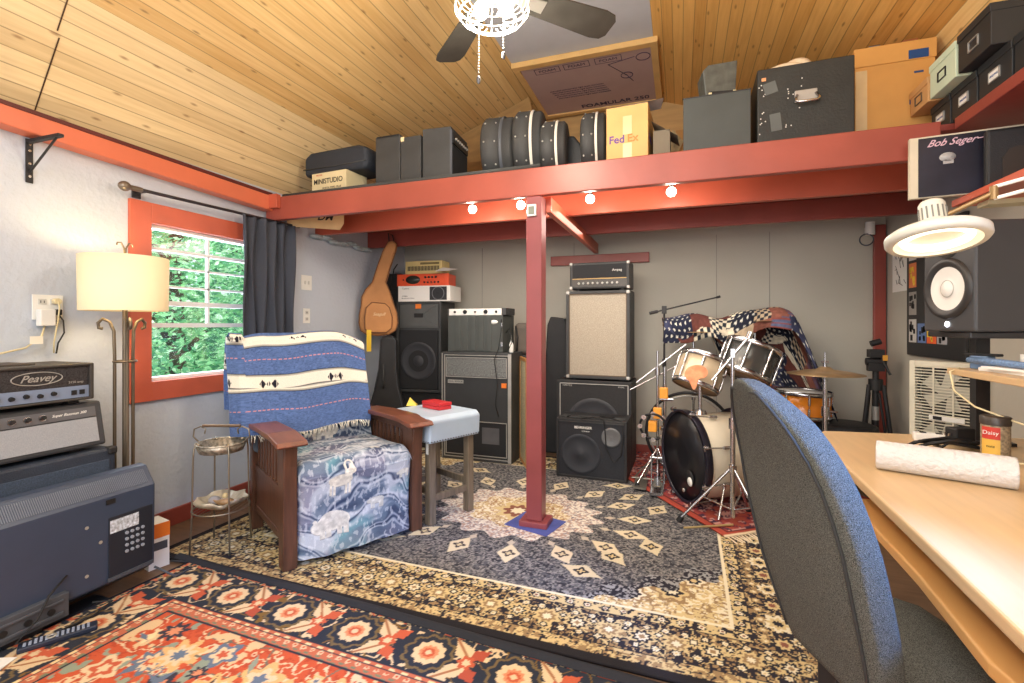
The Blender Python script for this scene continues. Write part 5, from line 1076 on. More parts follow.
for x in (-.28, -.05, .19): ctext('FOAM', .05, x, -.32); obj('stamp_frame', G().box(x-.1, x+.1, -.36, -.355, -.001, 0).box(x-.1, x+.1, -.285, -.28, -.001, 0).box(x-.1, x-.095, -.36, -.28, -.001, 0).box(x+.095, x+.1, -.36, -.28, -.001, 0), mat('violet_ink', (66, 56, 84)), fb)
obj('printed_diagram', G().torus((.3, -.05, -.001), (0, 0, 1), .045, .003).tube([(.3, -.05, -.001), (.18, -.25, -.001), (.38, -.3, -.001)], .003, 5).tube([(.3, -.05, -.001), (.34, .06, -.001)], .003, 5).torus((.44, -.28, -.001), (0, 0, 1), .05, .003), mat('violet_ink', (66, 56, 84)), fb)
# cardboard tucked above the left wall, behind the beam
ct_ = thing('cardboard_sheet', 'tan cardboard sheet with black lettering wedged behind the loft beam', 'cardboard', (-2.62, 2.95, 1.93), R(25)); obj('sheet', G().prism([(-.22, 0.02), (.17, 0), (.20, .05), (.20, .16), (-.22, .16)], 0, .006, 'y'), mat('tan_card', (214, 178, 128), .7), ct_); text('DM', .075, ink, (.06, -.002, .095), parent=ct_, shear=.3, bold=.02)
g = G()
for k in range(7): g.ball((-2.84, 3.2+k*.11, 1.93+.015*math.sin(k*2)), (.035, .08, .022), n=8)
obj('insulation_roll', g, mat('silver_plastic', (176, 190, 196), .3, .2, var=.3, vs=20, bump=.8, bs=25), label='crinkled silvery insulation stuffed above the left wall under the loft' .replace('left ', 'grey '), cat='insulation')
# string of bulbs on the beam
bulbm = mat('lit_bulb', (255, 250, 240), .5, emis=(255, 244, 225), es=20)
def bulb(x, y, z, label):
    t = thing('light_bulb', label, 'bulb', (x, y, z), group='bulbs under the loft'); obj('glass', G().ball((0, 0, 0), .028), bulbm, t); obj('socket', G().cyl((0, .0, .018), (0, .0, .045), .013), ink, t)
    l = bpy.data.lights.new('bulb_light', 'POINT'); l.energy = 6.5; l.color = (1, .86, .68); l.shadow_soft_size = .03; lo = bpy.data.objects.new('bulb_light', l); COL.objects.link(lo); lo.location = (x, y-.03, z-.035)
    return t
for i, (x, lb) in enumerate(((-1.33, 'bare bulb farthest from the tripods, over the large amplifier'), (-.985, 'lit bulb just beside the maroon post, nearest the thermometer'), (-.53, 'lit bulb hung over the tan cloth speaker cabinet'), (-.05, 'lit bulb under the loft nearest the desk'))):
    t = bulb(x, 2.97, 1.985, lb); t['label'] = ('lit bare bulb under the loft beam, first one from the window wall', 'lit bare bulb close to the top of the maroon post', 'lit bare bulb above the tan cloth speaker cabinet', 'lit bare bulb under the loft beam, the one toward the desk')[i]
    obj('stem', G().cyl((0, 0, .045), (0, 0, .115), .004), ink, t)
# ================================================================ shelves and boxes on the desk side
struct('trim_15', G().box(1.165, XR, YF, 2.695, 2.08, 2.13), redd, .004)
sh2 = obj('wall_shelf', G().box(1.165, XR-.002, .2, 2.72, 1.735, 1.765), mat('salmon_red_paint', (206, 98, 70), .4, var=.08), bev=.003, label='lower red painted wall shelf over the desk', cat='shelf')
kraft = mat('kraft_box', (208, 160, 106), .65, var=.05); mint = mat('mint_box', (206, 222, 196), .6, var=.03)
def photobox(label, y0, y1, z0, h, m, x0=1.17, lab=True, group=None, frame_=silver):
    t = thing('photo_box', label, 'box', (x0, (y0+y1)/2, z0), group=group); w = (y1-y0)/2-.003
    obj('box_body', G().box(.003, .30, -w, w, 0, h-.03), m, t, bev=.002); obj('lid', G().box(-.001, .304, -w-.002, w+.002, h-.032, h), m, t, bev=.002)
    zc = h*.42; obj('label_holder', G().box(-.002, .003, -.035, .035, zc-.022, zc-.018).box(-.002, .003, -.035, .035, zc+.018, zc+.022).box(-.002, .003, -.035, -.031, zc-.02, zc+.02).box(-.002, .003, .031, .035, zc-.02, zc+.02), frame_, t)
    if lab: obj('paper_label', G().box(0, .0028, -.031, .031, zc-.018, zc+.018), paper, t); text('PHOTOS', .013, mat('blue_ink', (50, 80, 140)), (-.0005, 0, zc), (0, -1, 0), (0, 0, 1), t)
    return t
bb = mat('black_box_card', (40, 42, 44), .5, var=.1)
photobox('black labelled photo box at the far end of the bottom row on the high shelf', 2.745, 2.925, 2.129, .14, bb)
photobox('black labelled photo box second in the bottom row, below the mint box', 2.535, 2.735, 2.131, .14, bb)
photobox('black labelled photo box in the bottom row below the unlabelled black one', 2.31, 2.525, 2.131, .14, bb)
photobox('black photo box closest to the camera in the bottom row', 2.08, 2.30, 2.131, .14, bb)
photobox('kraft brown photo box overhanging the far end of the box row', 2.83, 3.02, 2.275, .12, kraft, 1.12, False, frame_=brass)
photobox('mint green photo box stacked between the kraft box and the black box', 2.585, 2.815, 2.275, .155, mint, 1.12, False, frame_=ink)
photobox('black photo box without paper label stacked beside the mint box', 2.335, 2.57, 2.275, .16, bb, 1.12, False)
# record cover and black frames on the lower shelf
al = thing('poster', 'dark framed music poster with pink script lettering standing on the lower red shelf', 'poster', (.975, 2.62, 1.767), R(-6))
obj('poster_frame', G().box(0, .5, .01, .035, 0, .272), mat('cream_edge', (222, 212, 186), .6), al); obj('print', G().box(.03, .5, .005, .01, .004, .264), mat('night_print', (34, 34, 48), .35, var=.4, vs=6), al)
text('Bob Seger', .042, mat('pink_script', (222, 186, 200), .5), (.14, .003, .235), parent=al, shear=.6, bold=.01, sx=.95)
obj('script_line', G().tube([(.23, .003, .235), (.33, .003, .248), (.45, .003, .26)], .002, 6), mat('pink_script', (222, 186, 200), .5), al)
obj('pale_figure', G().lathe([(0, .004), (1, .004), (1, 0)], 24, T=Matrix.Translation((.13, .006, .17)) @ Matrix.Rotation(R(90), 4, 'X') @ Matrix.Diagonal((.028, .02, 1, 1))).box(.115, .15, .002, .005, .14, .16), mat('pale_grey_print', (176, 176, 176), .6), al)
tb = thing('tablet_case', 'black arch-marked case standing in front of the dark poster', 'case', (1.20, 2.53, 1.767), R(-6))
obj('case_body', G().box(0, .19, 0, .035, 0, .245), black, tb, bev=.012, seg=3); obj('arch_mark', G().prism([(.05, .02), (.15, .02), (.15, .12), (.13, .155), (.10, .165), (.07, .155), (.05, .12)], -.003, 0, 'y'), mat('dark_arch', (52, 44, 38), .5), tb)
tb = thing('tablet_case', 'second dark case at the outer side of the arch-marked case', 'case', (1.42, 2.49, 1.767), R(-6)); obj('case_body', G().box(0, .12, 0, .035, 0, .24), char, tb, bev=.012, seg=3)
obj('support_strip', G().box(1.24, 1.50, 2.60, 2.68, 1.715, 1.736), cream, sh2)
# studio monitor on a pole
sp = thing('monitor_speaker', 'black studio speaker with a white cone and lit badge above the desk', 'speaker', (.974, 2.30, 1.175), R(-78))
obj('cabinet_shell', G().box(-.128, .128, 0, .33, 0, .405), mat('satin_black', (66, 66, 68), .35, var=.04), sp, bev=.008)
T = Matrix.Translation((0, 0, .165)) @ Matrix.Rotation(R(90), 4, 'X')
obj('surround', G().lathe([(.118, 0), (.114, .010), (.100, .012), (.088, .004), (.080, .002)], 44, T=T), mat('rubber_surround', (44, 42, 42), .45), sp)
obj('white_cone', G().lathe([(.084, .003), (.05, -.004) if 0 else (.05, .001), (.034, .0005), (.03, .004), (.02, .010), (0, .013)], 44, T=T), mat('cone_white', (228, 226, 220), .5), sp)
obj('dust_cap_ring', G().torus((0, -.003, .165), (0, 1, 0), .032, .0015, n=30), silver, sp)
obj('tweeter', G().lathe([(.055, 0), (.052, .006), (.03, .002), (.014, .001), (.012, .006), (0, .009)], 36, T=Matrix.Translation((0, 0, .335)) @ Matrix.Rotation(R(90), 4, 'X')), mat('tweeter_black', (58, 56, 54), .35), sp)
obj('lit_badge', G().lathe([(0, .002), (.011, .002), (.011, 0)], 18, T=Matrix.Translation((0, -.0015, .028)) @ Matrix.Rotation(R(90), 4, 'X')), mat('badge_light', (250, 250, 255), .4, emis=(240, 245, 255), es=5), sp)
ss = thing('speaker_stand', 'square black pole with a plate holding up the studio speaker', 'stand', (1.13, 2.425, .731))
obj('pole', G().box(-.022, .022, -.022, .022, .012, .42), mat('satin_stand', (40, 40, 42), .4), ss); obj('top_plate', G().box(-.13, .16, -.22, .10, .42, .443), mat('satin_stand', (40, 40, 42), .4), ss, bev=.004); obj('base_plate', G().box(-.09, .09, -.05, .05, 0, .012), mat('satin_stand', (40, 40, 42), .4), ss)
# corner: sensor, small poster, picture board, box fan
cm = thing('security_camera', 'small white wall camera with a looped cable above the camera tripod', 'camera', (1.42, 4.52, 1.965)); obj('camera_body', G().cyl((0, 0, -.05), (0, 0, .05), .032, n=18), white, cm, bev=.004); obj('cable', G().torus((-.03, -.02, -.09), (.1, 1, 0), .045, .005, n=24), dgrey, cm); obj('mount', G().box(-.015, .015, .02, .076, -.02, .02), white, cm)
pr_ = thing('wall_picture', 'small white line drawing taped to the wall near the corner', 'picture', (XR-.002, 4.33, 1.45)); obj('paper', G().box(-.002, 0, -.13, .13, 0, .40), paper, pr_); g = G()
for k in range(14): a, b_ = random.uniform(-.1, .1), random.uniform(.05, .35); g.tube([(-.003, a, b_), (-.003, a+random.uniform(-.04, .04), b_+random.uniform(-.05, .05)), (-.003, a+random.uniform(-.05, .05), b_+random.uniform(-.06, .06))], .0016, 5)
obj('ink_line', g, ink, pr_)
pb = thing('picture_board', 'black display board with small colour pictures hung on the desk side wall', 'picture board', (XR-.012, 3.79, .99)); obj('board', G().box(-.012, .010, -.37, .37, 0, .86), mat('board_black', (38, 38, 40), .5), pb, bev=.004)
pcs = [(.33, .66, .11, .17, (210, 206, 200)), (.33, .47, .11, .17, (222, 120, 60)), (.33, .28, .11, .16, (150, 146, 140)), (.33, .09, .11, .16, (196, 192, 186)), (.20, .09, .12, .13, (92, 120, 170)), (.07, .09, .12, .13, (232, 96, 40)), (-.06, .09, .12, .13, (168, 166, 170))]
for i, (y, z, w, h, c) in enumerate(pcs):
    o = obj('picture', G().box(-.0135, -.012, y-w, y, z, z+h), mat('picture_tone_%d' % i, c, .4, var=.1), pb); g = G(); rnd = random.Random(i)
    for k in range(9): a, b_ = y-w*rnd.uniform(.15, .85), z+h*rnd.uniform(.15, .8); s_ = rnd.uniform(.006, .018); g.box(-.0145, -.0135, a-s_, a+s_, b_-s_, b_+s_*1.5)
    obj('figure_shapes', g, (ink, mat('print_yellow', (236, 200, 60)), white, mat('print_red', (190, 50, 40)))[i % 4 if i not in (0, 2, 3, 6) else 0], o)
obj('fan_crate', G().box(-.20, .20, -.12, .12, 0, .36), black, loc=(1.40, 3.36, 0), rz=R(-46), bev=.006, label='black crate under the window fan behind the desk', cat='crate')
fn = thing('window_fan', 'upright cream twin window fan with a slotted grille behind the desk', 'fan', (1.39, 3.34, .361), R(-46))
fc = mat('fan_cream', (220, 216, 196), .5)
obj('fan_frame', G().box(-.16, -.13, 0, .10, 0, .63).box(.13, .16, 0, .10, 0, .63).box(-.13, .13, 0, .10, 0, .03).box(-.13, .13, 0, .10, .60, .63).box(-.13, .13, .08, .10, .03, .6), fc, fn, bev=.004)
g = G()
for k in range(34): z = .04+k*.0168; g.box(-.13, .13, .0, .006, z, z+.0055)
g.box(-.045, -.038, -.002, .004, .03, .60).box(.045, .052, -.002, .004, .03, .60); obj('grille', g, fc, fn)
for z in (.18, .46):
    f_ = obj('fan_rotor', G().cyl((0, .03, z), (0, .06, z), .035), mat('fan_grey', (206, 204, 190), .5), fn); g = G(); 
    for k in range(5): a = k*2*math.pi/5; g.prism([(.02*math.cos(a), z+.02*math.sin(a)), (.115*math.cos(a-.35), z+.115*math.sin(a-.35)), (.12*math.cos(a+.3), z+.12*math.sin(a+.3)), (.04*math.cos(a+.9), z+.04*math.sin(a+.9))], .04, .045, 'y')
    obj('fan_blade', g, mat('fan_grey', (206, 204, 190), .5), f_); obj('shroud', G().torus((0, .03, z), (0, 1, 0), .128, .008), ink, f_)
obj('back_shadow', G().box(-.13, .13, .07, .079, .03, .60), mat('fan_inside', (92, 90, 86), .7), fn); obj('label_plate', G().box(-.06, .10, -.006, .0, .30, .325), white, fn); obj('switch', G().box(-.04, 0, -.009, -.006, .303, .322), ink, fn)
# ================================================================ desk
dk = thing('desk', 'pale maple corner desk with a rounded edge and lower keyboard shelf', 'desk', (1.0, 1.4, 0))
top = [(.60, 2.47), (.545, 2.36), (.525, 2.0), (.505, 1.3), (.485, .7), (.48, .1), (1.53, .1), (1.53, 2.62), (1.25, 2.56), (.80, 2.50)]
obj('desk_top', G().prism([(x-1, y-1.4) for x, y in top], .695, .73), maple, dk, bev=.008, seg=3)
lo = [(.54, 1.95), (.535, 1.4), (.515, 1.08), (.53, .99), (.57, .95), (.95, .92), (.95, 1.95)]
obj('keyboard_shelf', G().prism([(x-1, y-1.4) for x, y in lo], .575, .605), mat('amber_laminate', (214, 160, 96), .4, var=.08, vs=3), dk, bev=.006, seg=3)
obj('shelf_rail', G().box(-.30, -.28, -.40, .5, .605, .695).box(-.07, -.05, -.40, .5, .605, .695), dgrey, dk)
for x, y in ((-.36, 1.03), (.48, 1.08), (.48, -1.2), (-.36, -1.2)): obj('leg', G().box(x-.025, x+.025, y-.025, y+.025, 0, .695), maple, dk, bev=.004)
obj('modesty_panel', G().box(.45, .47, -1.1, 1.0, .2, .69), maple, dk)
hu = thing('desk_hutch', 'raised maple shelf unit standing on the desk against the wall', 'shelf', (1.27, 1.3, .731))
obj('shelf_board', G().box(-.27, .255, -1.0, 1.07, .275, .30), maple, hu, bev=.004)
obj('support_panel', G().box(-.16, .24, .66, .69, 0, .275), mat('amber_laminate', (214, 160, 96), .4), hu, bev=.002); obj('support_panel', G().box(-.16, .24, -.9, -.87, 0, .275), mat('amber_laminate', (214, 160, 96), .4), hu, bev=.002)
obj('inner_shelf', G().box(-.15, .24, -.87, .66, .13, .148), maple, hu); obj('back_panel', G().box(.24, .254, -1.0, 1.07, 0, .275), mat('back_panel_tan', (196, 170, 130), .6), hu)
ZH = 1.032
obj('paper_stack', G().box(-.14, .10, -.18, .16, 0, .012).box(-.15, .08, -.20, .13, .012, .02, T=Matrix.Rotation(R(6), 4, 'Z')), paper, loc=(1.20, 2.10, ZH), rz=R(8), label='loose stack of white papers on the raised desk shelf', cat='papers')
obj('blue_wrap', G().tube([(1.04, 2.30, ZH+.035), (1.06, 2.18, ZH+.036), (1.07, 2.02, ZH+.034), (1.09, 1.86, ZH+.033)], .012, 8), mat('blue_bubble', (110, 140, 180), .5, var=.3, vs=120), label='rolled blue-grey bubble wrap along the edge of the papers', cat='wrap')
obj('tape_roll', G().lathe([(.04, 0), (.075, 0), (.075, .045), (.04, .045), (.04, 0)], 36), white, loc=(1.17, 2.10, ZH+.022), label='wide roll of white tape lying on the papers of the raised shelf', cat='tape')
sp_ = thing('stapler', 'small blue and silver desk gadget beside the roll of tape', 'stapler', (1.08, 2.30, ZH+.001), R(30)); obj('stapler_body', G().box(-.02, .02, -.03, .03, 0, .05), mat('steel_blue', (120, 146, 180), .3, .4), sp_, bev=.004); obj('stapler_arm', G().box(-.012, .012, -.06, .06, .05, .06), ink, sp_, bev=.003)
# things on the desk
pt_ = thing('paper_towel_roll', 'white embossed paper towel roll lying on the maple desk', 'paper roll', (.757, 1.822, .776), 0)
dv = Vector((.31, -.115, 0)).normalized(); Tt = axT((0, 0, 0), dv)
obj('towel_roll', G().lathe([(.016, -.16), (.0445, -.16), (.0455, -.155), (.0455, .155), (.0445, .16), (.016, .16), (.016, -.16)], 44, T=Tt), mat('embossed_paper', (216, 214, 212), .85, var=.02, bump=.8, bs=70), pt_)
obj('cardboard_core', G().lathe([(.0155, -.158), (.018, -.158), (.018, .158), (.0155, .158), (.0155, -.158)], 28, T=Tt), cardb, pt_)
jr = thing('plastic_jar', 'clear plastic jar with a dark lid and red and yellow label on the desk', 'jar', (1.05, 2.16, .731))
obj('jar_body', G().lathe([(0, 0), (.036, 0), (.039, .008), (.039, .118), (.036, .125), (0, .125)], 36), mat('jar_contents', (150, 134, 108), .5, var=.5, vs=110), jr); obj('lid', G().lathe([(.041, .118), (.042, .145), (.039, .148), (0, .148)], 36), mat('brown_lid', (62, 54, 48), .4), jr)
def arc(z0, z1, a0, a1, r): 
    n = 14; v = []; 
    for i in range(n+1): a = R(a0+(a1-a0)*i/n); v += [(r*math.cos(a), r*math.sin(a), z0), (r*math.cos(a), r*math.sin(a), z1)]
    return G().add(v, [(2*i, 2*i+2, 2*i+3, 2*i+1) for i in range(n)], 0, True)
obj('red_label', arc(.07, .112, 185, 262, .0396), mat('label_red', (200, 60, 50), .5), jr); obj('yellow_label', arc(.01, .069, 185, 262, .0396), mat('label_yellow', (226, 182, 80), .5), jr)
text('Daisy', .019, white, (.0402*math.cos(R(226)), .0402*math.sin(R(226)), .092), (math.sin(R(52)), -math.cos(R(52)), 0), (0, 0, 1), jr); text('nuts', .013, ink, (.0402*math.cos(R(226)), .0402*math.sin(R(226)), .045), (math.sin(R(52)), -math.cos(R(52)), 0), (0, 0, 1), jr)
g = G(); random.seed(3)
for k in range(7):
    z = .739+.006*(k % 3); g.tube([(.80+.02*k, 2.20+.012*k, z), (.86+.01*k, 2.27-.01*k, z+.008), (.95, 2.24+.02*math.sin(k), z+.02), (1.03, 2.30-.015*k, z+.012), (1.06, 2.34, z)], .0055, 8)
obj('power_cables', g, ink, label='bundle of dark power cables lying on the desk before the jar', cat='cables')
pw_ = thing('power_strip', 'white power strip lying behind the dark cables on the desk', 'power strip', (.965, 2.37, .731), R(-12)); obj('strip_body', G().box(-.07, .09, -.022, .022, 0, .034), white, pw_, bev=.005); obj('socket', G().box(-.05, -.03, -.01, .01, .034, .036).box(.0, .02, -.01, .01, .034, .036).box(.05, .07, -.01, .01, .034, .036), ink, pw_)
ps_ = thing('power_supply', 'black plug-in power brick beside the jar on the desk', 'adapter', (1.01, 2.30, .757), R(20)); obj('brick_body', G().box(-.035, .04, -.025, .025, 0, .05), ink, ps_, bev=.005); obj('prong', G().box(-.05, -.035, -.01, -.006, .02, .03).box(-.05, -.035, .006, .01, .02, .03), steel, ps_)
obj('white_cable', G().tube([(1.02, 2.32, 1.034), (.985, 2.31, 1.02), (.985, 2.28, .95), (1.02, 2.22, .90), (1.08, 2.13, .87), (1.12, 2.02, .85), (1.12, 1.99, .80), (1.10, 2.02, .75), (1.03, 2.06, .737)], .0035), cream, label='cream cable dropping from the raised shelf to the desk', cat='cable')
bs_ = thing('small_device', 'small black device at the foot of the hutch panel on the desk', 'device', (1.10, 1.80, .731)); obj('device_body', G().box(-.02, .03, -.03, .03, 0, .09), ink, bs_, bev=.006); obj('device_button', G().cyl((-.02, 0, .06), (-.023, 0, .06), .008), silver, bs_)
# magnifier lamp
D_ = Vector((.38, .92, 0)); Rg = Vector((.92, -.38, 0)); upv = (Vector((0, 0, 1))+D_*.24-Rg*.10).normalized(); cl = Vector((.53, 1.30, 1.39))
mlp = thing('magnifier_lamp', 'round cream magnifier lamp, lit, on a white jointed arm over the desk', 'lamp', cl)
T = axT((0, 0, 0), upv) @ Matrix.Scale(.77, 4); lw = mat('lamp_cream', (206, 204, 190), .35)
obj('lamp_head', G().lathe([(.098, -.014), (.112, -.014), (.118, -.006), (.118, .010), (.108, .018), (.045, .024), (.035, .024)], 56, T=T), lw, mlp)
obj('inner_reflector', G().lathe([(.098, -.014), (.094, .004), (.04, .012), (0, .012)], 48, T=T), mat('lamp_inner', (255, 246, 220), .5, emis=(255, 238, 200), es=.12), mlp)
obj('ring_tube', G().torus(Vector((0, 0, 0))-upv*.0, upv, .056, .008, n=44, k=10), mat('tube_light', (255, 252, 240), .4, emis=(255, 244, 222), es=1.8), mlp)
obj('cap', G().lathe([(.044, .020), (.033, .030), (.031, .105), (.026, .114), (0, .115)], 36, T=T), lw, mlp); g = G()
for k in range(16): a = k*math.pi/8; g.box(.0310, .0330, -.002, .002, .055, .092, T=T @ Matrix.Rotation(a, 4, 'Z'))
obj('vent_slot', g, mat('slot_grey', (120, 118, 110), .6), mlp)
q = cl*0
j0 = T @ Vector((0, 0, .055)); j1 = Vector((.085, -.03, .085)); j2 = Vector((.44, -.32, .15)); j3 = Vector((.98, -.72, .25))
obj('joint', G().cyl(j0, j1, .0045).cyl(j1-Vector((0, 0, .014)), j1+Vector((0, 0, .014)), .007).cyl(j2-Vector((0, 0, .02)), j2+Vector((0, 0, .02)), .009), mat('brass_joint', (150, 120, 80), .4, .5), mlp)
obj('arm', G().cyl(j1+Vector((0, 0, .012)), j2+Vector((0, 0, .012)), .0038).cyl(j1-Vector((0, 0, .012)), j2-Vector((0, 0, .012)), .0038).cyl(j2, j3, .007), white, mlp); obj('wall_mount', G().box(.97, 1.018, -.76, -.68, .2, .3), white, mlp, bev=.004)
# ================================================================ office chair
oc = thing('office_chair', 'grey tweed office chair with a tall curved back pulled up to the desk', 'chair', (.225, 1.21, 0), R(23))
zs = np.array([.42, .45, .5, .56, .62, .70, .76, .82, .88, .93, .97, 1.0, 1.03, 1.055, 1.072, 1.082])
xb = np.interp(zs, [.42, .5, .62, .75, .9, .99, 1.06, 1.09], [.085, .065, .03, 0, -.038, -.075, -.108, -.118]); xf = xb+np.interp(zs, [.42, .6, .8, 1.0, 1.06, 1.09], [.085, .095, .09, .085, .06, .03])
hw = np.interp(zs, [.42, .5, .6, .75, .85, .93, .98, 1.02, 1.05, 1.072, 1.082], [.14, .16, .178, .185, .175, .15, .125, .094, .064, .034, .012]); xm = (xb+xf)/2; tk = (xf-xb)/2; n = 44; g = G(); v = []
for z, m_, t_, w_ in zip(zs, xm, tk, hw):
    for k in range(n):
        a = 2*math.pi*k/n; c, s = math.cos(a), math.sin(a); e = .5; cx_ = math.copysign(abs(c)**e, c); sy_ = math.copysign(abs(s)**e, s)
        v.append((m_+t_*cx_, w_*sy_, z))
g.add(v, [(i*n+j, i*n+(j+1) % n, (i+1)*n+(j+1) % n, (i+1)*n+j) for i in range(len(zs)-1) for j in range(n)]+[tuple(range(n))[::-1], tuple(range((len(zs)-1)*n, len(zs)*n))], 0, True)
tw = bpy.data.materials.new('grey_tweed'); tw.use_nodes = True; nt = tw.node_tree; N = nt.nodes; L = nt.links; b = N['Principled BSDF']; b.inputs['Roughness'].default_value = .95; b.inputs['Specular IOR Level'].default_value = .1
tcn = N.new('ShaderNodeTexCoord'); v1 = N.new('ShaderNodeTexVoronoi'); v1.inputs['Scale'].default_value = 520; L.new(tcn.outputs['Object'], v1.inputs['Vector']); n3_ = N.new('ShaderNodeTexNoise'); n3_.inputs['Scale'].default_value = 620; L.new(tcn.outputs['Object'], n3_.inputs['Vector'])
cr = N.new('ShaderNodeValToRGB'); cr.color_ramp.elements[0].position = .3; cr.color_ramp.elements[0].color = (*lin((36, 37, 36)), 1); cr.color_ramp.elements[1].position = .7; cr.color_ramp.elements[1].color = (*lin((118, 118, 110)), 1); L.new(n3_.outputs[0], cr.inputs[0]); L.new(cr.outputs[0], b.inputs['Base Color'])
bp = N.new('ShaderNodeBump'); bp.inputs['Strength'].default_value = .6; bp.inputs['Distance'].default_value = .003; L.new(v1.outputs[0], bp.inputs['Height']); L.new(bp.outputs[0], b.inputs['Normal'])
obj('backrest', g, tw, oc, sub=1)
pts = []; 
for s_ in (-1, 1): pts.append([(m_-t_*.86, s_*(w_*.86), z) for z, m_, t_, w_ in zip(zs[1:-2], xm[1:-2], tk[1:-2], hw[1:-2])])
seam = pts[0]+pts[1][::-1]; obj('piping', G().tube(seam, .0035, 8), mat('dark_piping', (44, 45, 45), .8), oc)
obj('seat', G().prism([(.12, -.19), (.42, -.235), (.48, -.16), (.48, .16), (.42, .235), (.12, .15)], .38, .47), tw, oc, bev=.035, seg=4)
obj('lever_bracket', G().box(.09, .3, -.03, .03, .34, .378).box(.09, .12, -.03, .03, .34, .5), ink, oc, bev=.006); obj('gas_pole', G().cyl((.22, 0, .09), (.22, 0, .345), .025), ink, oc)
for k in range(5):
    a = R(72*k+15); c, s = math.cos(a), math.sin(a); obj('base_arm', G().cyl((.22, 0, .11), (.22+c*.27, s*.27, .075), .022, .014), ink, oc); w_ = Vector((.22+c*.28, s*.28, .045))
    obj('caster', G().cyl(w_+Vector((-s, c, 0))*.02, w_-Vector((-s, c, 0))*.02, .028).cyl(w_, w_+Vector((0, 0, .035)), .006), ink, oc)
# ================================================================ ceiling fan
fo = thing('ceiling_fan', 'ceiling fan with grey wood blades, a white wire cage light and pull chains', 'ceiling fan', (-.72, 1.80, 2.445))
fw = mat('fan_blade_wood', (50, 48, 44), .5, var=.3, vs=6, stretch=(2, 2, 2)); fmtl = mat('brushed_nickel', (180, 178, 172), .35, .8)
for k in range(4):
    a = R(45+90*k); T = Matrix.Rotation(a, 4, 'Z') @ Matrix.Translation((0, 0, .115)) @ Matrix.Rotation(R(-14), 4, 'X')
    obj('blade', G().prism([(.17, -.055), (.52, -.075), (.57, -.066), (.59, -.04), (.59, .04), (.57, .066), (.52, .075), (.17, .055)], -.004, .004, T=T), fw, fo, bev=.002)
    obj('blade_iron', G().prism([(.07, -.02), (.24, -.03), (.24, .03), (.07, .02)], -.010, -.004, T=T), fmtl, fo)
obj('motor_housing', G().lathe([(0, .10), (.09, .10), (.11, .13), (.11, .22), (.07, .27), (.03, .29), (0, .29)], 40), fmtl, fo); obj('down_rod', G().cyl((0, 0, .28), (0, 0, .76), .013).cyl((0, 0, .73), (0, 0, .775), .065, .07), fmtl, fo)
wcage = mat('white_wire', (240, 238, 230), .4, .1); g = G()
for z, r in ((.085, .125), (.06, .148), (.03, .150), (.005, .13), (-.012, .09)): g.torus((0, 0, z), (0, 0, 1), r, .0022, n=44, k=6)
for k in range(16):
    a = k*math.pi/8; g.tube([(math.cos(a)*r, math.sin(a)*r, z) for r, z in ((.11, .10), (.142, .075), (.152, .045), (.142, .018), (.12, -.003), (.09, -.013), (.05, -.016))], .002, 6)
obj('light_cage', g, wcage, fo)
for k in range(3): a = R(120*k+40); obj('light_bulb', G().ball((math.cos(a)*.06, math.sin(a)*.06, .055), (.032, .032, .038)).cyl((math.cos(a)*.05, math.sin(a)*.05, .085), (math.cos(a)*.03, math.sin(a)*.03, .11), .014), mat('fan_bulb', (255, 250, 235), .5, emis=(255, 240, 210), es=7), fo)
def chain(x, y, l):
    g = G()
    for k in range(int(l/.012)): g.ball((x, y, .0-k*.012), .0034, n=4)
    obj('pull_chain', g, fmtl, fo); obj('chain_weight', G().ball((x, y, -l-.012), (.008, .008, .016)), mat('weight_grey', (92, 92, 96), .3, .5), fo)
chain(-.02, -.09, .28); chain(.05, .0, .15)

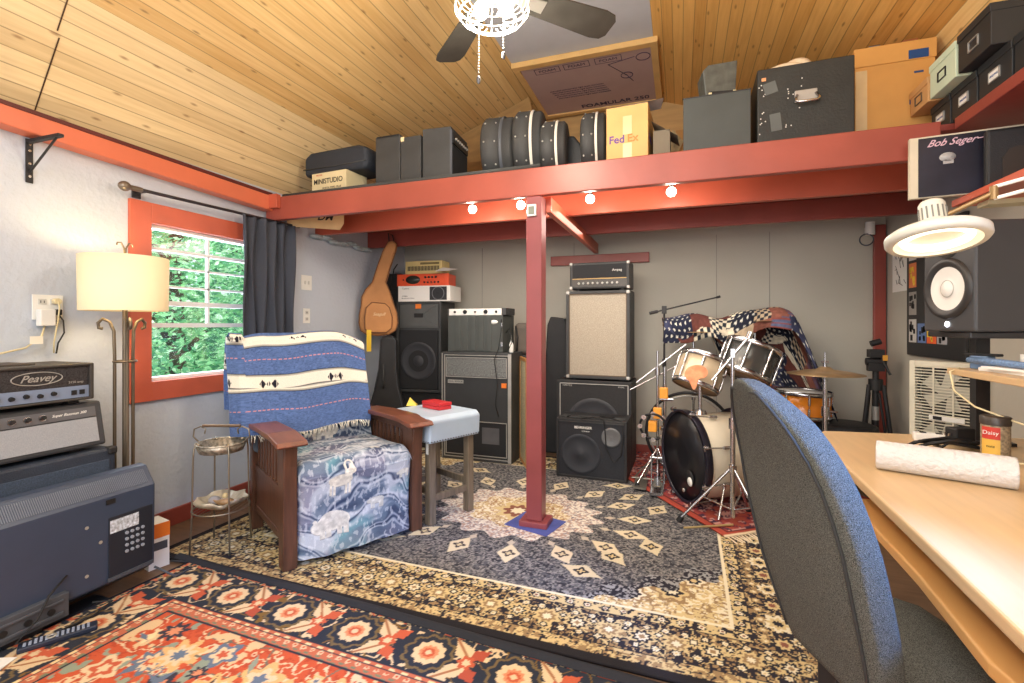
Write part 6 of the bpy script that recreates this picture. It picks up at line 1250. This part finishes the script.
# ================================================================ light
def area(name, loc, rot, size, e, c=(1, 1, 1), sy=None):
    l = bpy.data.lights.new(name, 'AREA'); l.energy = e; l.size = size; l.color = c
    if sy: l.shape = 'RECTANGLE'; l.size_y = sy
    o = bpy.data.objects.new(name, l); COL.objects.link(o); o.location = loc; o.rotation_euler = rot; return o
def point(name, loc, e, c, r=.05):
    l = bpy.data.lights.new(name, 'POINT'); l.energy = e; l.color = c; l.shadow_soft_size = r; o = bpy.data.objects.new(name, l); COL.objects.link(o); o.location = loc; return o
point('fan_light', (-.72, 1.80, 2.36), 46, (1, .88, .70), .12)
point('floor_lamp_light', (-2.60, 1.60, 1.44), 11, (1, .78, .46), .05)
area('ring_light', cl-upv*.03, (-upv).to_track_quat('-Z', 'Y').to_euler(), .18, 1.6, (1, .95, .85))
area('room_fill', (-.5, -.7, 2.95), (R(12), 0, 0), 1.8, 80, (1, .97, .93))  # added overhead fill behind the camera
area('rear_fill', (-.4, -1.75, 1.5), (R(90), 0, R(0)), 3.2, 80, (.95, .98, 1), sy=2.0)  # added fill from behind the camera; the wall there has no window
area('window_daylight', (XL-.25, 2.31, 1.45), (0, R(-90), 0), 1.0, 26, (.80, .90, 1))
area('under_loft_fill', (-.6, 3.4, 1.93), (0, 0, 0), 2.6, 26, (1, .92, .80), sy=.8)  # added fill that helps the bulbs brighten the space under the loft
area('ceiling_bounce', (-.6, .9, 1.9), (R(180), 0, 0), 2.2, 22, (1, .93, .82))
sl_ = bpy.data.lights.new('blue_chair_spot', 'SPOT'); sl_.energy = 330; sl_.color = (.10, .34, 1); sl_.spot_size = R(42); sl_.spot_blend = .8; sl_.shadow_soft_size = .12  # added blue spot aimed at the office chair; no screen is built
sl_o = bpy.data.objects.new('blue_chair_spot', sl_); COL.objects.link(sl_o); sl_o.location = (1.15, .72, 1.62); sl_o.rotation_euler = (Vector((1.15, .72, 1.62))-Vector((.30, 1.15, .90))).to_track_quat('Z', 'Y').to_euler()
sn = bpy.data.lights.new('sun', 'SUN'); sn.energy = 3.2; sn.angle = .05; so = bpy.data.objects.new('sun', sn); COL.objects.link(so); so.rotation_euler = (R(42), R(28), 0)
w = bpy.data.worlds.new('sky'); bpy.context.scene.world = w; w.use_nodes = True; bg_ = w.node_tree.nodes['Background']; bg_.inputs[0].default_value = (.78, .90, 1, 1); bg_.inputs[1].default_value = 1.6
vs = bpy.context.scene.view_settings; vs.view_transform = 'Standard'; vs.look = 'None'; vs.exposure = 0.0; vs.gamma = 1.0
